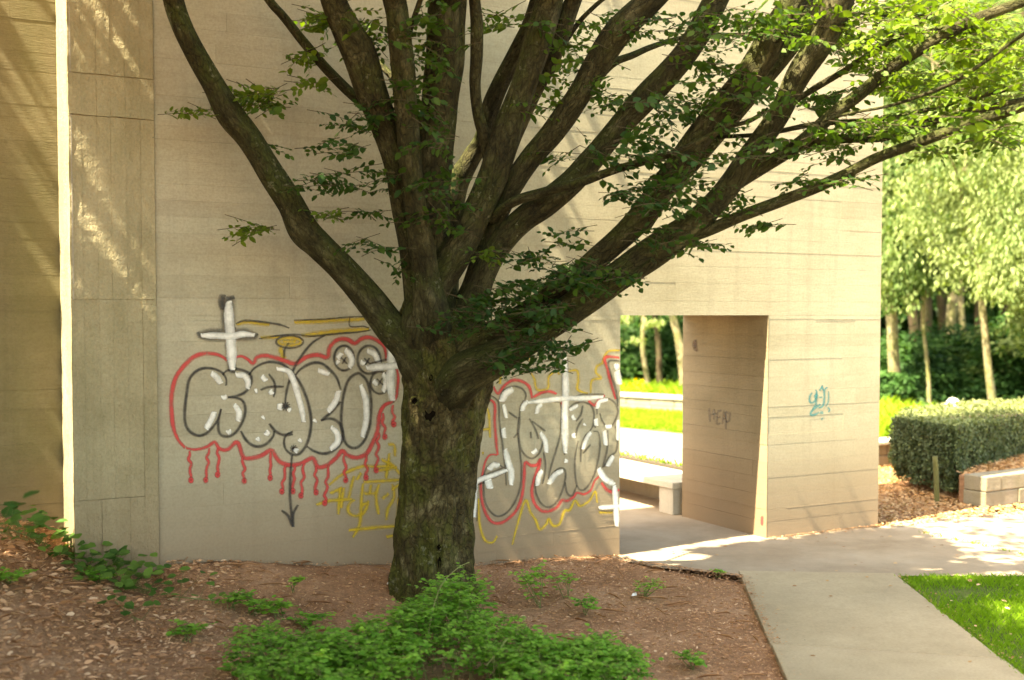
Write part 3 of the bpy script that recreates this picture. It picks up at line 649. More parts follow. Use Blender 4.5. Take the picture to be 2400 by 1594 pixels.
# ------------------------------------------------------------------ leaves
LEAF_V = np.array([(0, 0, 0), (0.30, 0.30, 0.05), (0.26, 0.68, 0.05), (0, 1.0, -0.05), (-0.26, 0.68, 0.05), (-0.30, 0.30, 0.05), (0, 0.5, 0.0)], dtype=np.float64)
LEAF_F = [(0, 1, 6), (1, 2, 6), (2, 3, 6), (3, 4, 6), (4, 5, 6), (5, 0, 6)]
DIA_V = np.array([(0, 0, 0), (0.32, 0.5, 0.06), (0, 1.0, -0.04), (-0.32, 0.5, 0.06)], dtype=np.float64)
DIA_F = [(0, 1, 2), (0, 2, 3)]
BLADE_V = np.array([(-0.5, 0, 0), (0.5, 0, 0), (0.3, 0.6, 0.1), (0, 1, 0.35)], dtype=np.float64)
BLADE_F = [(0, 1, 2), (0, 2, 3)]
def leaf_cloud(name, pos, dirs, nrm, size, tone, mat, shape='leaf', root=None, **props):
    pos = np.asarray(pos, float); n = len(pos)
    LV, LF = {'leaf': (LEAF_V, LEAF_F), 'dia': (DIA_V, DIA_F), 'blade': (BLADE_V, BLADE_F)}[shape]
    d = np.asarray(dirs, float); d /= np.linalg.norm(d, axis=1, keepdims=True)+1e-9
    k = np.asarray(nrm, float); x = np.cross(d, k); x /= np.linalg.norm(x, axis=1, keepdims=True)+1e-9
    k = np.cross(x, d)
    size = np.asarray(size, float)
    if size.ndim == 1: size = np.stack([size, size], 1)
    m = len(LV)
    V_ = pos[:, None, :] + LV[None, :, 0, None]*x[:, None, :]*size[:, None, 0:1] + LV[None, :, 1, None]*d[:, None, :]*size[:, None, 1:2] + LV[None, :, 2, None]*k[:, None, :]*size[:, None, 1:2]
    V_ = V_.reshape(-1, 3)
    Fa = (np.array(LF)[None]+(np.arange(n)*m)[:, None, None]).reshape(-1, 3)
    me = bpy.data.meshes.new(name)
    me.vertices.add(len(V_)); me.vertices.foreach_set('co', V_.ravel().astype(np.float32))
    me.loops.add(Fa.size); me.loops.foreach_set('vertex_index', Fa.ravel().astype(np.int32))
    me.polygons.add(len(Fa)); me.polygons.foreach_set('loop_start', (np.arange(len(Fa))*3).astype(np.int32))
    me.polygons.foreach_set('loop_total', np.full(len(Fa), 3, np.int32)) if False else None
    me.update(calc_edges=True)
    a = me.attributes.new('tone', 'FLOAT', 'POINT'); a.data.foreach_set('value', np.repeat(np.clip(tone, 0, 1), m).astype(np.float32))
    o = link(name, me, mat, **props)
    if root is not None: adopt(root, o)
    return o
def unit_mesh_leaf(mat, tone):
    me = bpy.data.meshes.new('leaf'); me.from_pydata([tuple(v) for v in LEAF_V], [], LEAF_F)
    a = me.attributes.new('tone', 'FLOAT', 'POINT'); a.data.foreach_set('value', [tone]*7); me.materials.append(mat); return me
def single_leaves(root, items, mat, nvar=6):
    var = [unit_mesh_leaf(mat, (i+0.5)/nvar) for i in range(nvar)]
    for (p, d, k, s, t) in items:
        d = Vector(d).normalized(); k = Vector(k); x = d.cross(k).normalized(); k = x.cross(d)
        o = bpy.data.objects.new('leaf', var[min(nvar-1, max(0, int(t*nvar)))]); COL.objects.link(o)
        o.parent = root; o.matrix_parent_inverse = Matrix.Translation(-Vector(root.location))
        s2 = s if hasattr(s, '__len__') else (s, s)
        M = Matrix(((x.x*s2[0], d.x*s2[1], k.x*s2[1], p[0]), (x.y*s2[0], d.y*s2[1], k.y*s2[1], p[1]), (x.z*s2[0], d.z*s2[1], k.z*s2[1], p[2]), (0, 0, 0, 1)))
        o.matrix_basis = M

# ------------------------------------------------------------------ tubes
def catmull(P_, n):
    out = []
    for i in range(len(P_)-1):
        p0, p1, p2, p3 = P_[max(i-1, 0)], P_[i], P_[i+1], P_[min(i+2, len(P_)-1)]
        for j in range(n):
            t = j/n
            out.append(0.5*((2*p1)+(p2-p0)*t+(2*p0-5*p1+4*p2-p3)*t*t+(3*p1-p0-3*p2+p3)*t**3))
    out.append(P_[-1]); return out
class Tube:
    def __init__(s): s.v = []; s.f = []; s.b = []
    def add(s, pts, rad, sides=14, sub=5, lump=0.0, flute=0.0, seed=0.0, cap=True):
        arr = [np.array((*p, r_)) for p, r_ in zip(pts, rad)]
        q = catmull(arr, sub) if sub > 1 else arr
        m = len(q); L = 0.0
        T = [Vector(q[min(i+1, m-1)][:3]-q[max(i-1, 0)][:3]).normalized() for i in range(m)]
        up = T[0].orthogonal().normalized(); base = len(s.v)
        for i in range(m):
            if i: 
                L += (Vector(q[i][:3])-Vector(q[i-1][:3])).length
                up = (up-T[i]*up.dot(T[i])).normalized()
            y = T[i].cross(up); c = Vector(q[i][:3]); r_ = max(q[i][3], 0.0008)
            for k in range(sides):
                a = 2*math.pi*k/sides; ca, sa = math.cos(a), math.sin(a)
                rr_ = r_
                if lump: rr_ += lump*r_*noise.noise(Vector((ca*1.6+seed, sa*1.6, L*3.0)))
                if flute: rr_ += flute*r_*noise.noise(Vector((ca*2.6+seed, sa*2.6, L*0.9+seed)))
                s.v.append(tuple(c+up*ca*rr_+y*sa*rr_)); s.b.append((ca*r_+seed*3, sa*r_, L*0.22))
        for i in range(m-1):
            for k in range(sides):
                a = base+i*sides+k; b = base+i*sides+(k+1) % sides
                s.f.append((a, b, b+sides, a+sides))
        if cap:
            s.f.append(tuple(base+k for k in range(sides))[::-1]); s.f.append(tuple(base+(m-1)*sides+k for k in range(sides)))
        return q
    def build(s, name, mat, root=None, **props):
        o = new_obj(name, s.v, s.f, mat, None, smooth=True, attrs={'bk': np.array(s.b)}, **props)
        if root is not None: adopt(root, o)
        return o

# ------------------------------------------------------------------ the tree in front
TY = 8.75
tbase = soil_pt(1022, 1398); TY = tbase.y
tree = empty('spreading_tree', tbase, 'big mossy tree with a fluted trunk, many limbs fanning out before the graffiti wall', 'tree')
# trunk: dense displaced surface
prof = [(1022, 1440, 240), (1020, 1400, 216), (1019, 1370, 196), (1019, 1320, 182), (1021, 1260, 178), (1024, 1180, 176), (1028, 1100, 179), (1034, 1030, 182), (1042, 960, 196), (1050, 900, 214), (1050, 850, 226), (1036, 800, 214), (1018, 750, 176), (1012, 700, 130)]
pts = [np.array((*at_y(x, y, TY), w_/2*TY/F)) for x, y, w_ in prof]
q = catmull(pts, 12); m = len(q); SD = 128; v = []; b = []; f = []
knots = [(1007, 964, 19, 27, -0.055), (1007, 964, 34, 44, 0.035), (972, 942, 20, 18, 0.02), (972, 942, 8, 8, -0.02), (1012, 880, 14, 18, 0.018), (968, 1098, 26, 28, 0.03), (985, 1110, 16, 16, 0.02), (1000, 1275, 16, 22, -0.02), (1028, 1285, 18, 20, 0.02), (945, 1255, 28, 22, 0.03), (1000, 1092, 60, 10, -0.014), (1028, 1280, 12, 16, -0.02), (1026, 1320, 8, 34, -0.02), (1062, 1150, 14, 24, -0.012), (1090, 1030, 10, 80, -0.015), (1103, 1000, 12, 60, 0.015), (1060, 1050, 16, 90, 0.008), (965, 1180, 9, 110, -0.016), (1090, 1260, 20, 30, 0.02)]
kn3 = [(at_y(a_, b_, TY-0.28), rx*TY/F, ry*TY/F, h_) for a_, b_, rx, ry, h_ in knots]
for i in range(m):
    c = Vector(q[i][:3]); r0 = q[i][3]; zz = c.z
    for k in range(SD):
        a = 2*math.pi*k/SD; ca, sa = math.cos(a), math.sin(a)
        tw = a+zz*0.35; ct, st = math.cos(tw), math.sin(tw)
        fl = noise.noise(Vector((ct*1.7, st*1.7, zz*0.7)))*0.10+noise.noise(Vector((ct*4.5, st*4.5, zz*1.3+5)))*0.07
        fl += noise.noise(Vector((ct*9, st*9, zz*5+3)))*0.055+(0.4-abs(noise.noise(Vector((ct*3.2+4, st*3.2, zz*3.6)))))*0.11-0.03+(0.5-abs(noise.noise(Vector((ct*7, st*7, zz*2.2+8)))))*0.08-0.03+noise.noise(Vector((ct*22, st*22, zz*12)))*0.028
        low = max(0, 1-(zz-tbase.z)/0.9); fl += low*(0.10*math.cos(5*tw+1)+noise.noise(Vector((ct*3, st*3, zz*6)))*0.10)
        r_ = r0*(1+fl)
        p = c+Vector((ca, sa, 0))*r_
        if sa < 0.3:
            for kp, krx, kry, kh in kn3:
                e = ((p.x-kp.x)/krx)**2+((p.z-kp.z)/kry)**2
                if e < 6: p += Vector((ca, sa, 0))*kh*math.exp(-e)
        v.append(tuple(p)); b.append((ca*r0, sa*r0, zz*0.3))
for i in range(m-1):
    for k in range(SD):
        a = i*SD+k; bb = i*SD+(k+1) % SD; f.append((a, a+SD, bb+SD, bb) if True else 0)
f.append(tuple((m-1)*SD+k for k in range(SD)))
tr = new_obj('trunk', v, f, M_bark, None, smooth=True, attrs={'bk': np.array(b)}); tr.data.flip_normals(); adopt(tree, tr)
# dark hollows in the knots, each inside a raised collar
TV = np.array(v)
def surf_y(x, z):
    q_ = TV[(abs(TV[:, 0]-x) < .03) & (abs(TV[:, 2]-z) < .03)]; return q_[:, 1].min() if len(q_) else TY-.3
for (hx, hy, ra, rb_) in ((1007, 962, .050, .082), (972, 940, .020, .024), (1012, 884, .014, .024), (1028, 1284, .012, .022), (1030, 1322, .012, .05)):
    p_ = at_y(hx, hy, TY-.3); sy = surf_y(p_.x, p_.z)
    vv = [(p_.x+math.cos(a)*ra*(1+.12*math.sin(3*a)), sy-.004, p_.z+math.sin(a)*rb_) for a in [2*math.pi*i/24 for i in range(24)]]+[(p_.x, sy+.03, p_.z)]
    adopt(tree, new_obj('knot_hole', vv, [(i, (i+1) % 24, 24) for i in range(24)], M_hole))
    ct = Tube(); rg = [Vector((p_.x+math.cos(a)*ra*1.25, sy+.008+.006*math.sin(2*a), p_.z+math.sin(a)*rb_*1.2)) for a in [2*math.pi*i/20 for i in range(21)]]
    ct.add(rg, [ra*.5*(1+.25*math.sin(i*1.9)) for i in range(21)], 8, 2, lump=.3, seed=hx, cap=False); ct.build('knot_collar', M_bark, tree)

limbs = [
 # (points (px,py,w)), depth start, depth end, kind
 ('limb', [(1010, 905, 120), (985, 850, 105), (960, 810, 92), (915, 767, 80), (864, 701, 75), (803, 630, 71), (747, 574, 74), (711, 539, 80), (681, 478, 68), (635, 407, 66), (584, 325, 66), (539, 269, 70), (503, 203, 58), (462, 132, 56), (427, 61, 52), (405, -5, 50), (391, -100, 46), (380, -260, 40), (350, -420, 30)], 8.7, 8.0),
 ('branch', [(915, 280, 30), (880, 258, 28), (834, 229, 26), (772, 168, 26), (711, 97, 26), (666, 41, 23), (630, 0, 22), (580, -80, 18), (520, -200, 12)], 8.75, 8.2),
 ('limb', [(1015, 860, 110), (995, 760, 90), (975, 650, 66), (955, 560, 52), (937, 470, 50), (925, 380, 60), (898, 290, 72), (868, 200, 82), (842, 125, 85), (815, 75, 76), (785, 10, 64), (765, -60, 60), (720, -220, 50), (660, -400, 36)], 8.8, 7.6),
 ('limb', [(1020, 860, 130), (1010, 740, 90), (995, 640, 66), (985, 560, 60), (968, 450, 58), (955, 300, 58), (945, 150, 60), (935, 60, 56), (925, -20, 52), (900, -200, 44), (880, -420, 32)], 8.7, 7.6),
 ('limb', [(1030, 860, 150), (1018, 750, 120), (1010, 650, 100), (1010, 550, 92), (1015, 450, 90), (1020, 350, 96), (1030, 250, 92), (1040, 150, 98), (1045, 60, 92), (1050, -20, 88), (1060, -200, 76), (1075, -420, 56)], 8.9, 8.0),
 ('branch', [(955, 220, 22), (947, 150, 22), (925, 80, 20), (905, 0, 20), (880, -90, 16)], 8.4, 8.2),
 ('branch', [(945, 200, 18), (925, 185, 18), (900, 160, 18), (872, 130, 16), (850, 90, 14)], 8.6, 8.8),
 ('branch', [(950, 130, 14), (965, 60, 14), (985, 0, 14), (1010, -80, 12)], 8.3, 8.1),
 ('branch', [(1158, 500, 34), (1156, 440, 44), (1148, 370, 38), (1135, 320, 32), (1120, 265, 30), (1113, 200, 31), (1117, 130, 33), (1117, 60, 33), (1112, 0, 30), (1105, -80, 26), (1090, -240, 20)], 8.62, 8.1),
 ('limb', [(985, 860, 110), (978, 780, 96), (997, 710, 88), (1037, 640, 82), (1087, 560, 80), (1127, 480, 76), (1157, 410, 76), (1180, 340, 74), (1202, 270, 68), (1235, 180, 70), (1262, 90, 74), (1288, 0, 72), (1310, -90, 66), (1345, -240, 54), (1390, -420, 40)], 8.55, 8.3),
 ('limb', [(1165, 430, 50), (1185, 370, 46), (1207, 310, 46), (1247, 220, 46), (1287, 150, 46), (1316, 75, 46), (1345, -5, 42), (1390, -120, 36), (1450, -300, 26)], 8.8, 8.3),
 ('limb', [(1040, 740, 90), (1045, 620, 66), (1055, 530, 60), (1068, 440, 56), (1102, 372, 48), (1132, 325, 44), (1150, 255, 46), (1172, 200, 44), (1215, 115, 42), (1245, 50, 38), (1270, -40, 36), (1290, -180, 30)], 9.1, 8.6),
 ('branch', [(1290, 150, 18), (1312, 120, 16), (1332, 88, 15), (1366, 42, 13), (1420, -8, 11), (1500, -70, 8)], 8.7, 8.4),
 ('limb', [(1060, 880, 110), (1088, 745, 80), (1110, 670, 60), (1130, 600, 50), (1155, 540, 46), (1180, 480, 52), (1207, 425, 58), (1246, 370, 56), (1290, 320, 58), (1328, 268, 62), (1365, 210, 62), (1400, 150, 68), (1436, 92, 74), (1474, 48, 72), (1535, -10, 68), (1620, -100, 58), (1740, -250, 44), (1850, -400, 30)], 8.95, 7.9),
 ('limb', [(1070, 880, 110), (1100, 750, 80), (1125, 670, 62), (1150, 612, 60), (1182, 560, 66), (1228, 512, 68), (1282, 475, 70), (1340, 427, 62), (1385, 376, 60), (1422, 330, 56), (1466, 280, 60), (1512, 230, 66), (1560, 180, 66), (1602, 130, 64), (1636, 80, 62), (1668, 20, 62), (1710, -60, 58), (1800, -220, 46), (1900, -400, 30)], 8.8, 8.0),
 ('branch', [(1150, 515, 26), (1178, 490, 25), (1215, 469, 26), (1268, 453, 26), (1310, 440, 25), (1358, 428, 24), (1447, 397, 22), (1523, 375, 20), (1575, 360, 16), (1640, 330, 12), (1720, 285, 8)], 8.5, 7.6),
 ('limb', [(1060, 900, 120), (1112, 808, 86), (1170, 776, 68), (1230, 736, 60), (1287, 695, 60), (1342, 655, 62), (1400, 605, 64), (1452, 560, 66), (1502, 508, 70), (1546, 450, 66), (1582, 400, 66), (1620, 345, 66), (1662, 290, 66), (1705, 240, 70), (1746, 190, 72), (1785, 132, 75), (1812, 80, 74), (1852, 18, 70), (1885, -40, 66), (1970, -180, 52), (2080, -340, 36)], 8.6, 7.7),
 ('limb', [(1500, 540, 40), (1545, 470, 42), (1578, 430, 42), (1622, 383, 42), (1672, 328, 42), (1716, 275, 42), (1760, 222, 44), (1803, 170, 46), (1850, 110, 50), (1890, 48, 50), (1935, -20, 46), (2000, -120, 36), (2090, -240, 24)], 8.4, 8.3),
 ('limb', [(1040, 960, 120), (1085, 885, 110), (1160, 842, 92), (1222, 805, 82), (1282, 765, 78), (1342, 722, 78), (1402, 680, 80), (1470, 632, 80), (1532, 590, 80), (1592, 548, 76), (1642, 510, 68), (1684, 468, 64), (1718, 425, 60), (1750, 378, 58), (1786, 328, 57), (1825, 270, 56), (1850, 220, 56), (1876, 170, 60), (1914, 112, 65), (1940, 62, 70), (1962, 18, 70), (1985, -40, 66), (2050, -180, 52), (2140, -330, 36)], 8.5, 7.5),
 ('limb', [(1640, 500, 40), (1684, 458, 38), (1732, 424, 38), (1800, 382, 38), (1852, 350, 36), (1892, 320, 36), (1950, 270, 35), (2008, 226, 34), (2052, 190, 34), (2100, 152, 34), (2146, 121, 32), (2200, 90, 32), (2270, 53, 30), (2340, 25, 28), (2420, -5, 26), (2560, -60, 20), (2720, -130, 12)], 8.1, 7.2),
 ('branch', [(1820, 375, 16), (1862, 352, 22), (1900, 338, 26), (1980, 326, 24), (2070, 320, 26), (2142, 296, 24), (2226, 272, 22), (2300, 255, 20), (2400, 235, 18), (2520, 205, 12), (2650, 170, 7)], 8.0, 7.6),
 ('limb', [(1500, 610, 44), (1560, 578, 38), (1602, 560, 34), (1668, 536, 32), (1736, 506, 30), (1826, 474, 30), (1913, 440, 30), (2000, 398, 28), (2052, 372, 28), (2136, 340, 28), (2226, 308, 28), (2316, 276, 29), (2400, 250, 27), (2520, 215, 22), (2680, 170, 12)], 8.3, 6.9),
 ('branch', [(1815, 270, 14), (1850, 246, 14), (1912, 206, 16), (1980, 165, 16), (2046, 121, 14), (2113, 84, 12), (2160, 48, 10), (2225, 5, 8), (2300, -40, 5)], 8.0, 7.6),
 ('branch', [(2100, 92, 7), (2140, 80, 9), (2200, 68, 10), (2250, 56, 12)], 7.9, 7.5),
 ('branch', [(1930, 285, 7), (1990, 266, 8), (2068, 252, 8), (2136, 232, 9), (2226, 198, 10), (2292, 156, 10), (2360, 107, 10), (2410, 72, 9), (2490, 10, 6)], 7.6, 7.0),
 ('branch', [(1650, 322, 10), (1745, 318, 12), (1800, 313, 12), (1890, 295, 14), (1957, 287, 13), (2090, 277, 12), (2180, 255, 12), (2270, 232, 12), (2360, 210, 12), (2480, 182, 8)], 8.2, 7.5),
 ('branch', [(1680, 303, 10), (1755, 284, 12), (1800, 255, 10)], 8.0, 8.0),
 ('branch', [(1385, 212, 20), (1412, 172, 22), (1442, 146, 20), (1482, 130, 18), (1532, 108, 16), (1602, 88, 12), (1692, 82, 10), (1782, 80, 9), (1860, 70, 8)], 8.7, 8.9),
 ('branch', [(1930, 80, 8), (1960, 45, 8), (2000, 31, 8), (2113, 39, 7), (2200, 30, 5)], 7.9, 7.7),
 ('branch', [(1478, 652, 30), (1510, 630, 28), (1532, 612, 24)], 8.05, 7.95),
 ('branch', [(1100, 410, 10), (1120, 352, 10), (1140, 300, 9)], 8.9, 9.2),
]
limb_q = []
for li, (kind, pp, d0, d1) in enumerate(limbs):
    if kind == 'limb' and pp[0][1] > 730:      # the limb rises out of the trunk
        x0_, y0_, w0_ = pp[0]; pp = [(0.25*x0_+0.75*1032, y0_+150, w0_*0.35), (0.6*x0_+0.4*1032, y0_+70, w0_*0.7)]+pp[:1]+pp[1:]; pp[2] = (x0_, y0_, w0_*0.78)
        emb = 3
    else: emb = 0
    n_ = len(pp); pts = []; rad = []
    for i, (x, y, w_) in enumerate(pp):
        t = i/(n_-1); Y = d0+(d1-d0)*t
        if i < emb: Y = TY+(Y-TY)*(0.0, 0.0, 0.15)[i]
        if y < -50 and x < 1500: Y -= min(1.4, (-50-y)/300*1.4)
        Y = min(Y, wall_y(x)-0.45) if x < 2000 and y > -500 else Y
        p = at_y(x, y, Y); pts.append(p); rad.append(w_*(0.45 if emb == 0 or i > 5 else .47)*Y/F)
    tb = Tube(); big = rad[min(3, n_-1)] > 0.05
    qq = tb.add(pts, rad, 28 if big else 12, 6, lump=0.10 if big else 0.16, flute=0.14 if big else 0.05, seed=li*1.7)
    tb.build('limb' if kind == 'limb' else 'branch', M_bark_limb, tree)
    limb_q.append(qq)

# --- foliage sprays
Lp, Ld, Lk, Ls, Lt = [], [], [], [], []
tw = Tube()
def spray(p, d, length, n, size, tone, droop=0.15, rs=random):
    d = d.normalized(); side = d.cross(Z).normalized() if abs(d.z) < 0.95 else Vector((1, 0, 0))
    roll = rs.uniform(-0.85, 0.85); nrm = (Z*math.cos(roll)+side*math.sin(roll)).normalized(); sd = d.cross(nrm).normalized()
    pts = []; c = p.copy(); dd = d.copy()
    for i in range(5):
        pts.append(c.copy()); c = c+dd*(length/4); dd = (dd+Vector((rs.uniform(-.12, .12), rs.uniform(-.12, .12), -droop*0.5+rs.uniform(-.08, .08)))).normalized()
    tw.add([pts[0]-d*0.05]+pts[1:], [0.003, 0.0026, 0.002, 0.0015, 0.001], 4, 1, cap=False)
    for i in range(n):
        t = (i+0.6)/n; sgn = 1 if i % 2 else -1
        k = min(3, int(t*4)); a = pts[k].lerp(pts[k+1], t*4-k)
        ld = (dd*0.0+d*rs.uniform(0.5, 0.9)+sd*sgn*rs.uniform(0.5, 1.0)+Z*rs.uniform(-0.75, 0.1))
        nn = (nrm+Vector((rs.uniform(-.7, .7), rs.uniform(-.7, .7), rs.uniform(-.3, .3)))).normalized()
        Lp.append(tuple(a)); Ld.append(tuple(ld)); Lk.append(tuple(nn)); Ls.append(size*rs.uniform(0.5, 1.2)*(1-0.3*t)); Lt.append(min(1, max(0, tone+rs.gauss(0, 0.13))))
rc = random.Random(99)
# cluster: px,py,rx,ry, sprays, tone (sun and shade put into the leaf colour), depth range
CL = [
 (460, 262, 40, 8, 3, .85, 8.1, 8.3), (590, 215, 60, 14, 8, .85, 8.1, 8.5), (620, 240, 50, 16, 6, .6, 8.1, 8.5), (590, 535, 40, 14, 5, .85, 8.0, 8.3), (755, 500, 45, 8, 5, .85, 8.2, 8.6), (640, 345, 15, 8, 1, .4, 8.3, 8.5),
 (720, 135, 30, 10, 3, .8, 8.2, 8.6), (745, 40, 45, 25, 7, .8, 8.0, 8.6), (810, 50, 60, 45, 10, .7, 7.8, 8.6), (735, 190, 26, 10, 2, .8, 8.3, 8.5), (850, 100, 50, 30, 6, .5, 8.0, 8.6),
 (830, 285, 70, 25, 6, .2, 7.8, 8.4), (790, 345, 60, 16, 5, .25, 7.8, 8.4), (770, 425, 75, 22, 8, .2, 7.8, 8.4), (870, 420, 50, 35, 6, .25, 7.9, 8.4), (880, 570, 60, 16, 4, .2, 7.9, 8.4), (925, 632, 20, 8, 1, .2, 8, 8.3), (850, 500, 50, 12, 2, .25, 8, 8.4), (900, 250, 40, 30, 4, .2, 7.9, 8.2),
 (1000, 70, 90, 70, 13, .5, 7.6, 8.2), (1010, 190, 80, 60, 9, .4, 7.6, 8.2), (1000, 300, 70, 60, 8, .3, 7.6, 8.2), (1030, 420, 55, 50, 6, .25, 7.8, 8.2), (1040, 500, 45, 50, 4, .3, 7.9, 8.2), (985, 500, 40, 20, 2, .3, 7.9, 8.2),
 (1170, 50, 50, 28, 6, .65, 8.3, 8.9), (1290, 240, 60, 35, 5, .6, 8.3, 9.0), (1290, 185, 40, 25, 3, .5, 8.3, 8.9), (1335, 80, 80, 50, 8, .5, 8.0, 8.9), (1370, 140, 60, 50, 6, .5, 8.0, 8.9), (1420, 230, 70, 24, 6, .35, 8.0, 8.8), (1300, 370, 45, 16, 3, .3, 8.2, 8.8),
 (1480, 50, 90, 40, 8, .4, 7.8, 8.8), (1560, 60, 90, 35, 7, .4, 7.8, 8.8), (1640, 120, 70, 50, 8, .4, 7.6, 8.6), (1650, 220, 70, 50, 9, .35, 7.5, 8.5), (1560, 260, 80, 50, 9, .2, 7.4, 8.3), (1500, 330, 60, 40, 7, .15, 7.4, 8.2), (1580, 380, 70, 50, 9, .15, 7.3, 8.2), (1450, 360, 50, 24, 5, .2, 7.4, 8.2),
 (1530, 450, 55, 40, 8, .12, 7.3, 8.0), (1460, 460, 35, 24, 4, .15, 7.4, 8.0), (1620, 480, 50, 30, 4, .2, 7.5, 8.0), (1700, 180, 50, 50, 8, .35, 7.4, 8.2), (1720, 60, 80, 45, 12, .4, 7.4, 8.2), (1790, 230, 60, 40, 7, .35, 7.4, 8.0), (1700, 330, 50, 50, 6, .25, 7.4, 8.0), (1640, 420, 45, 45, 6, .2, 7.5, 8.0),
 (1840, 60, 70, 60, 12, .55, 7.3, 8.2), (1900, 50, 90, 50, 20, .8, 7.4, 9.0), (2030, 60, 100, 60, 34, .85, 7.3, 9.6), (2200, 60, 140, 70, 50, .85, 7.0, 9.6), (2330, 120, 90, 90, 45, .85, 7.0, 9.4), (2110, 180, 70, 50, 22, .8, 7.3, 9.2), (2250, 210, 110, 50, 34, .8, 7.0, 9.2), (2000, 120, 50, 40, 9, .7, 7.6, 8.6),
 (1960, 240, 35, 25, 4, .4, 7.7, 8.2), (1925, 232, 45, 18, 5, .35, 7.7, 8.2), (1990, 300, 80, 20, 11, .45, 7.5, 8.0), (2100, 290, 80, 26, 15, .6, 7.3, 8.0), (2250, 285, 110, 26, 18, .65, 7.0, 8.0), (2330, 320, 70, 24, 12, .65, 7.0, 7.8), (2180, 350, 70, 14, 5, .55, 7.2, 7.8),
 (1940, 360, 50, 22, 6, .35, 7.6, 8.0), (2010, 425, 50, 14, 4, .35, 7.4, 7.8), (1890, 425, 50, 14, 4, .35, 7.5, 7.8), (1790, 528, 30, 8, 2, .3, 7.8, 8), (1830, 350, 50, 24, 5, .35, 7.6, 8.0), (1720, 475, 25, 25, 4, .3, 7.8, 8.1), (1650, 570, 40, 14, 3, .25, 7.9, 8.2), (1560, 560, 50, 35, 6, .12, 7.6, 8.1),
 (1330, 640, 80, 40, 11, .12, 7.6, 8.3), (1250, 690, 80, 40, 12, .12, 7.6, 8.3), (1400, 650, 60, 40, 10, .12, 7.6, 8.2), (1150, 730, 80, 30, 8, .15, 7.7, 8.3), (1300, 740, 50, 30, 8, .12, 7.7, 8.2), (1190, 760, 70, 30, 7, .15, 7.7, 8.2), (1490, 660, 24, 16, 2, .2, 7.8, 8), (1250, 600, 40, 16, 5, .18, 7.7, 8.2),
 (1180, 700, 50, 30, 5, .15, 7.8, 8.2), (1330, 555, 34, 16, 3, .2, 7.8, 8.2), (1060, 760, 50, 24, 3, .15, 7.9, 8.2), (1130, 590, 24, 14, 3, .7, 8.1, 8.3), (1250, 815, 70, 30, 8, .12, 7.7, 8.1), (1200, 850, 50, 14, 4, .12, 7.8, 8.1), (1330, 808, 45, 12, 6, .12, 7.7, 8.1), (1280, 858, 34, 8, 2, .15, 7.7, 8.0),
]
mark = 0
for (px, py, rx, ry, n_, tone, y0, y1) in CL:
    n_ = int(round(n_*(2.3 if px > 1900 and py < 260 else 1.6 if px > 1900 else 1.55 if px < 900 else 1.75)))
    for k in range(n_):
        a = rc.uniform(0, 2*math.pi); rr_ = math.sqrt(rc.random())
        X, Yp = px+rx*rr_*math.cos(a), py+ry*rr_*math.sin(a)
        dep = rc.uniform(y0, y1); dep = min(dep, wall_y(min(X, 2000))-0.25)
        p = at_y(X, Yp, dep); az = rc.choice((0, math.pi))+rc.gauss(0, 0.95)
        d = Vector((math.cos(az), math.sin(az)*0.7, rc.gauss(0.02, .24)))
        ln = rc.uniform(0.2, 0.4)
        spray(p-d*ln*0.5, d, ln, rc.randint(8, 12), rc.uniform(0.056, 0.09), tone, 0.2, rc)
n_frame = len(Lp)
# the 300 that show largest become parts, the others one mass
order = sorted(range(n_frame), key=lambda i: -Ls[i]*(1.0+0.6*(Lt[i] < 0.3))/Lp[i][1])
pick = order[:300]; rest = order[300:]
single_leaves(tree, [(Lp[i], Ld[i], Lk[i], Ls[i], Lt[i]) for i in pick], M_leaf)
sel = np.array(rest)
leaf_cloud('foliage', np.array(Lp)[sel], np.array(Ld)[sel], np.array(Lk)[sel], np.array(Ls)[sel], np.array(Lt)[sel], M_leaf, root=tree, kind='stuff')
tw.build('twigs', M_twig, tree, kind='stuff')

